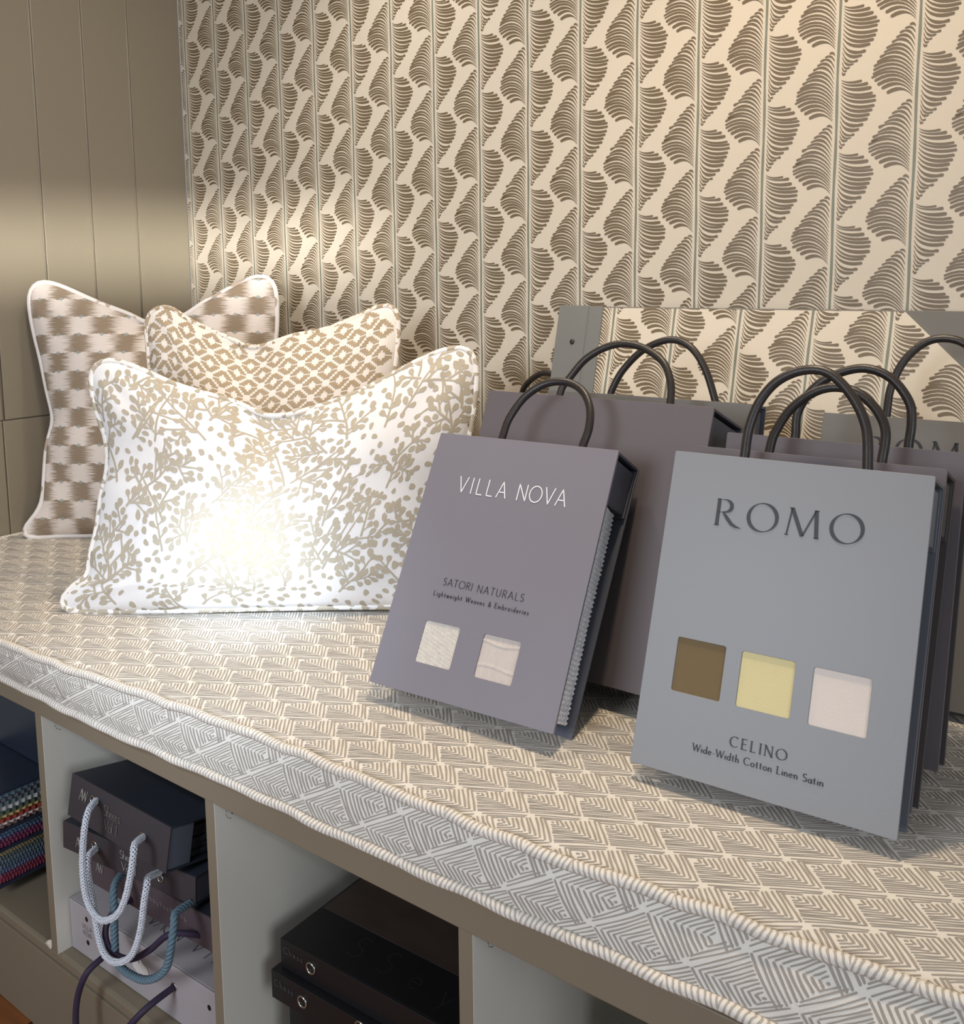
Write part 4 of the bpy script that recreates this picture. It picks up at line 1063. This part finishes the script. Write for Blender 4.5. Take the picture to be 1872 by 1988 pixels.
# black cases in the third cubbyhole
def black_case(label, x, y, z, yw, Wd, Ht, Dp, spots, text, photo):
    X = Vector((cos(yw), sin(yw), 0)); N = Vector((-sin(yw), cos(yw), 0))
    root = empty('black_sample_case', (0,0,0)); basis(root, X, N, Vector((0,0,1)), (x, y, z)); tag(root, label, 'sample book')
    b = MB(); b.box((0, 0, 0), (Wd, .003, Ht)); b.build('spine', BLACKB, root, bevel=.0008)
    b = MB(); b.box((0, .003, Ht-.003), (Wd, Dp, Ht)); b.build('top_cover', BLACKB, root, bevel=.0006)
    b = MB(); b.box((0, .003, 0), (Wd, Dp, .003)); b.build('bottom_cover', BLACKB, root, bevel=.0006)
    b = MB(); b.box((.003, .0032, .0032), (Wd-.003, Dp-.004, Ht-.0032)); b.build('fabric_pages', mat('black_cloth_pages', (26, 25, 27), .9), root)
    eyelets(root, spots, .0080, .0016)
    if text: put_text('lettering', mat('dim_grey_ink', (72, 72, 76), .6), root, lambda x_, u, k: (x_, k, u), text)
    if photo:
        b = MB(); b.box((.004, .085, Ht), (Wd-.006, Dp-.01, Ht+.0008))
        b.build('cover_picture', mat('dim_photo_print', (58, 48, 42), .45, .5, .6, 9, stretch=(1, 3, 1)), root)
        ink = mat('gloss_black_ink', (44, 44, 48), .3, .6)
        for ch, xx in zip('SSeyO', (.10, .155, .21, .265, .32)):
            bb = MB(); q = lay_text(ch, -.0, 0, .042, thin=.014, thick=.014)
            for vs, fs in q: bb.add([(xx+x_, .030+u, Ht+.0004) for x_, u in vs], fs)
            bb.build('lettering', ink, root)
    return root
black_case('topmost black case with dark cover picture in the third cubbyhole', 1.2265, -.80, .3587, .035, .3760, .0448, .34, [(.0620, .0240), (.300, .0215)],
    [lay_text('Chess', .008, .026, .0095, .038, thin=.05, thick=.05)], True)
black_case('second black case down in the third cubbyhole, pushed slightly forward', 1.2180, -.812, .3135, .030, .3800, .0442, .34, [(.0640, .0220), (.1750, .0360)],
    [lay_text('Chess', .008, .024, .0095, .038, thin=.05, thick=.05), lay_text('Suit', .188, .026, .0110, .024, thin=.05, thick=.05)], False)
black_case('third black case down in the third cubbyhole, set back with one brass stud', 1.2350, -.795, .2545, .030, .3700, .0580, .34, [(.060, .0100)], [], False)
black_case('lowest black case standing on the bench shelf of the third cubbyhole', 1.2300, -.795, .1915, .030, .3740, .0620, .34, [(.060, .030)], [], False)
for o in list(bpy.data.objects):
    if o.name.startswith('black_sample_case') and o['label'].startswith('third'):
        b = MB(); n = 14
        b.add([(.030+.0055*cos(2*pi*k/n), -.0015, .048+.0065*sin(2*pi*k/n)) for k in range(n)]+[(.030, -.0026, .048)], [((k+1) % n, k, n) for k in range(n)])
        b.build('stud', mat('dull_brass', (120, 118, 92), .4, .5), o)
# fourth cubbyhole: grey folder and a pinked dark cloth book
gf = empty('grey_folder', (0,0,0)); basis(gf, Vector((cos(-.25), sin(-.25), 0)), Vector((-sin(-.25), cos(-.25), 0)), Vector((0,0,1)), (1.760, -.700, .1905)); tag(gf, 'dim grey folder standing low in the fourth cubbyhole', 'folder')
b = MB(); b.box((0, 0, 0), (.26, .012, .255)); b.build('cover', mat('dim_grey_card', (66, 65, 66), .7), gf, bevel=.001)
b = MB(); b.box((.003, .012, .002), (.257, .030, .250)); b.build('pages', mat('dim_paper', (60, 58, 58), .8), gf)
pk = empty('pinked_swatch_book', (0,0,0)); basis(pk, Vector((1,0,0)), Vector((0,1,0)), Vector((0,0,1)), (1.820, -.66, .1905)); tag(pk, 'dark cloth swatch book with a zigzag cut edge in the fourth cubbyhole', 'swatch book')
b = MB(); n = 40; vs = []
for k in range(n+1):
    z = .39*k/n; x = -.006 if k % 2 else 0
    vs += [(x+.03, .0, z), (.235, .0, z), (.235, .06, z), (x+.03, .06, z)]
fs = []
for j in range(n):
    o = 4*j
    for a, c in ((0,1),(1,2),(2,3),(3,0)): fs.append((o+a, o+c, o+4+c, o+4+a))
fs += [(0,3,2,1), (4*n,4*n+1,4*n+2,4*n+3)]
b.add(vs, fs); b.build('cloth', mat('ink_cloth', (40, 40, 46), .9), pk)

# swatch books with pinked edges in the first cubbyhole, their cut edges facing right
def pinked_book(label, z0, layers, cover_m, xe=.482, y0=-.858, y1=-.50, top=False, tooth=.0048, x0=.27):
    root = empty('swatch_book', (x0, y0, z0)); root.matrix_world = Matrix.Translation((x0, y0, z0)); tag(root, label, 'swatch book', None)
    b = MB(); b.box((0, 0, 0), (xe-x0+.006, y1-y0, .004)); b.build('cover', cover_m, root, bevel=.0006)
    z = .0045; rg = random.Random(int(z0*1000)); idx = 0
    for c, t, nm in layers:
        b = MB(); n = int((y1-y0-.02)/tooth); ph = idx % 2; vs = []
        for k in range(n+1):
            y = .01+k*tooth; x = xe-x0-(.0034 if (k+ph) % 2 else 0)+rg.uniform(-.0004, .0004); dz = .0006*sin(k*.8)
            vs += [(.01, y, z+.0002), (x, y, z+.0004+dz), (x, y, z+t-.0004+dz), (.01, y, z+t-.0002)]
        fs = []
        for j in range(n):
            o = 4*j
            for a, d2 in ((0,1),(1,2),(2,3),(3,0)): fs.append((o+a, o+d2, o+4+d2, o+4+a))
        fs += [(0,1,2,3), (4*n+3,4*n+2,4*n+1,4*n)]
        b.add(vs, fs); b.build('fabric_swatch', mat('swatch_'+nm, c, .9, .1, .12, 120, .5, 500), root); z += t; idx += 1
    if top: b = MB(); b.box((0, 0, z), (xe-x0+.004, y1-y0, z+.004)); b.build('top_cover', cover_m, root, bevel=.0006)
    return root, z0+z
LW = .0085
_, zt = pinked_book('lowest swatch book in the first cubbyhole with ochre, blue and crimson cloth edges', .2120, [((128, 58, 74), .010, 'crimson'), ((118, 62, 80), .008, 'wine'), ((92, 102, 126), .009, 'denim'), ((86, 100, 114), .010, 'slate'), ((96, 110, 118), .009, 'petrol'), ((92, 104, 104), .008, 'sea_grey'), ((160, 150, 110), .006, 'ochre'), ((190, 184, 176), .005, 'chalk')], NAVY, tooth=.0030)
_, zt = pinked_book('middle swatch book in the first cubbyhole with blue and magenta cloth edges', zt+.001, [((116, 56, 82), .009, 'magenta'), ((110, 66, 96), .008, 'plum'), ((88, 108, 136), .008, 'cobalt'), ((110, 140, 168), .007, 'sky')], NAVY, tooth=.0036)
_, zt = pinked_book('top swatch book in the first cubbyhole with blue, grey and red zigzag cloth edges', zt+.001, [((120, 96, 88), .005, 'brown'), ((206, 196, 190), .005, 'bone'), ((146, 66, 56), .009, 'red'), ((176, 162, 108), .006, 'mustard'), ((76, 92, 80), .008, 'green'), ((176, 180, 180), .009, 'silver'), ((92, 106, 110), .009, 'dark_teal'), ((92, 98, 106), .008, 'storm'), ((110, 134, 150), .010, 'blue')], NAVY, top=True, tooth=.0062)
bpy.context.view_layer.update()

nb = MB(); nb.box((.258, -.74, zt+.0045), (.690, -.38, .640)); o = nb.build('navy_storage_case', NAVY, bevel=.003)
tag(o, 'dim navy case filling the top of the first cubbyhole above the swatch books', 'case')
GR = {'sample_book': 'grey and mauve sample books on the cushion', 'black_sample_case': 'black cases in the third cubbyhole', 'sheer_sample_case': 'charcoal cases in the second cubbyhole', 'plum_sample_case': 'plum cases in the second cubbyhole', 'swatch_book': 'swatch books in the first cubbyhole'}
for o in bpy.data.objects:
    k = o.name.split('.')[0]
    if k in GR and not o.parent: o['group'] = GR[k]
bpy.context.view_layer.update()
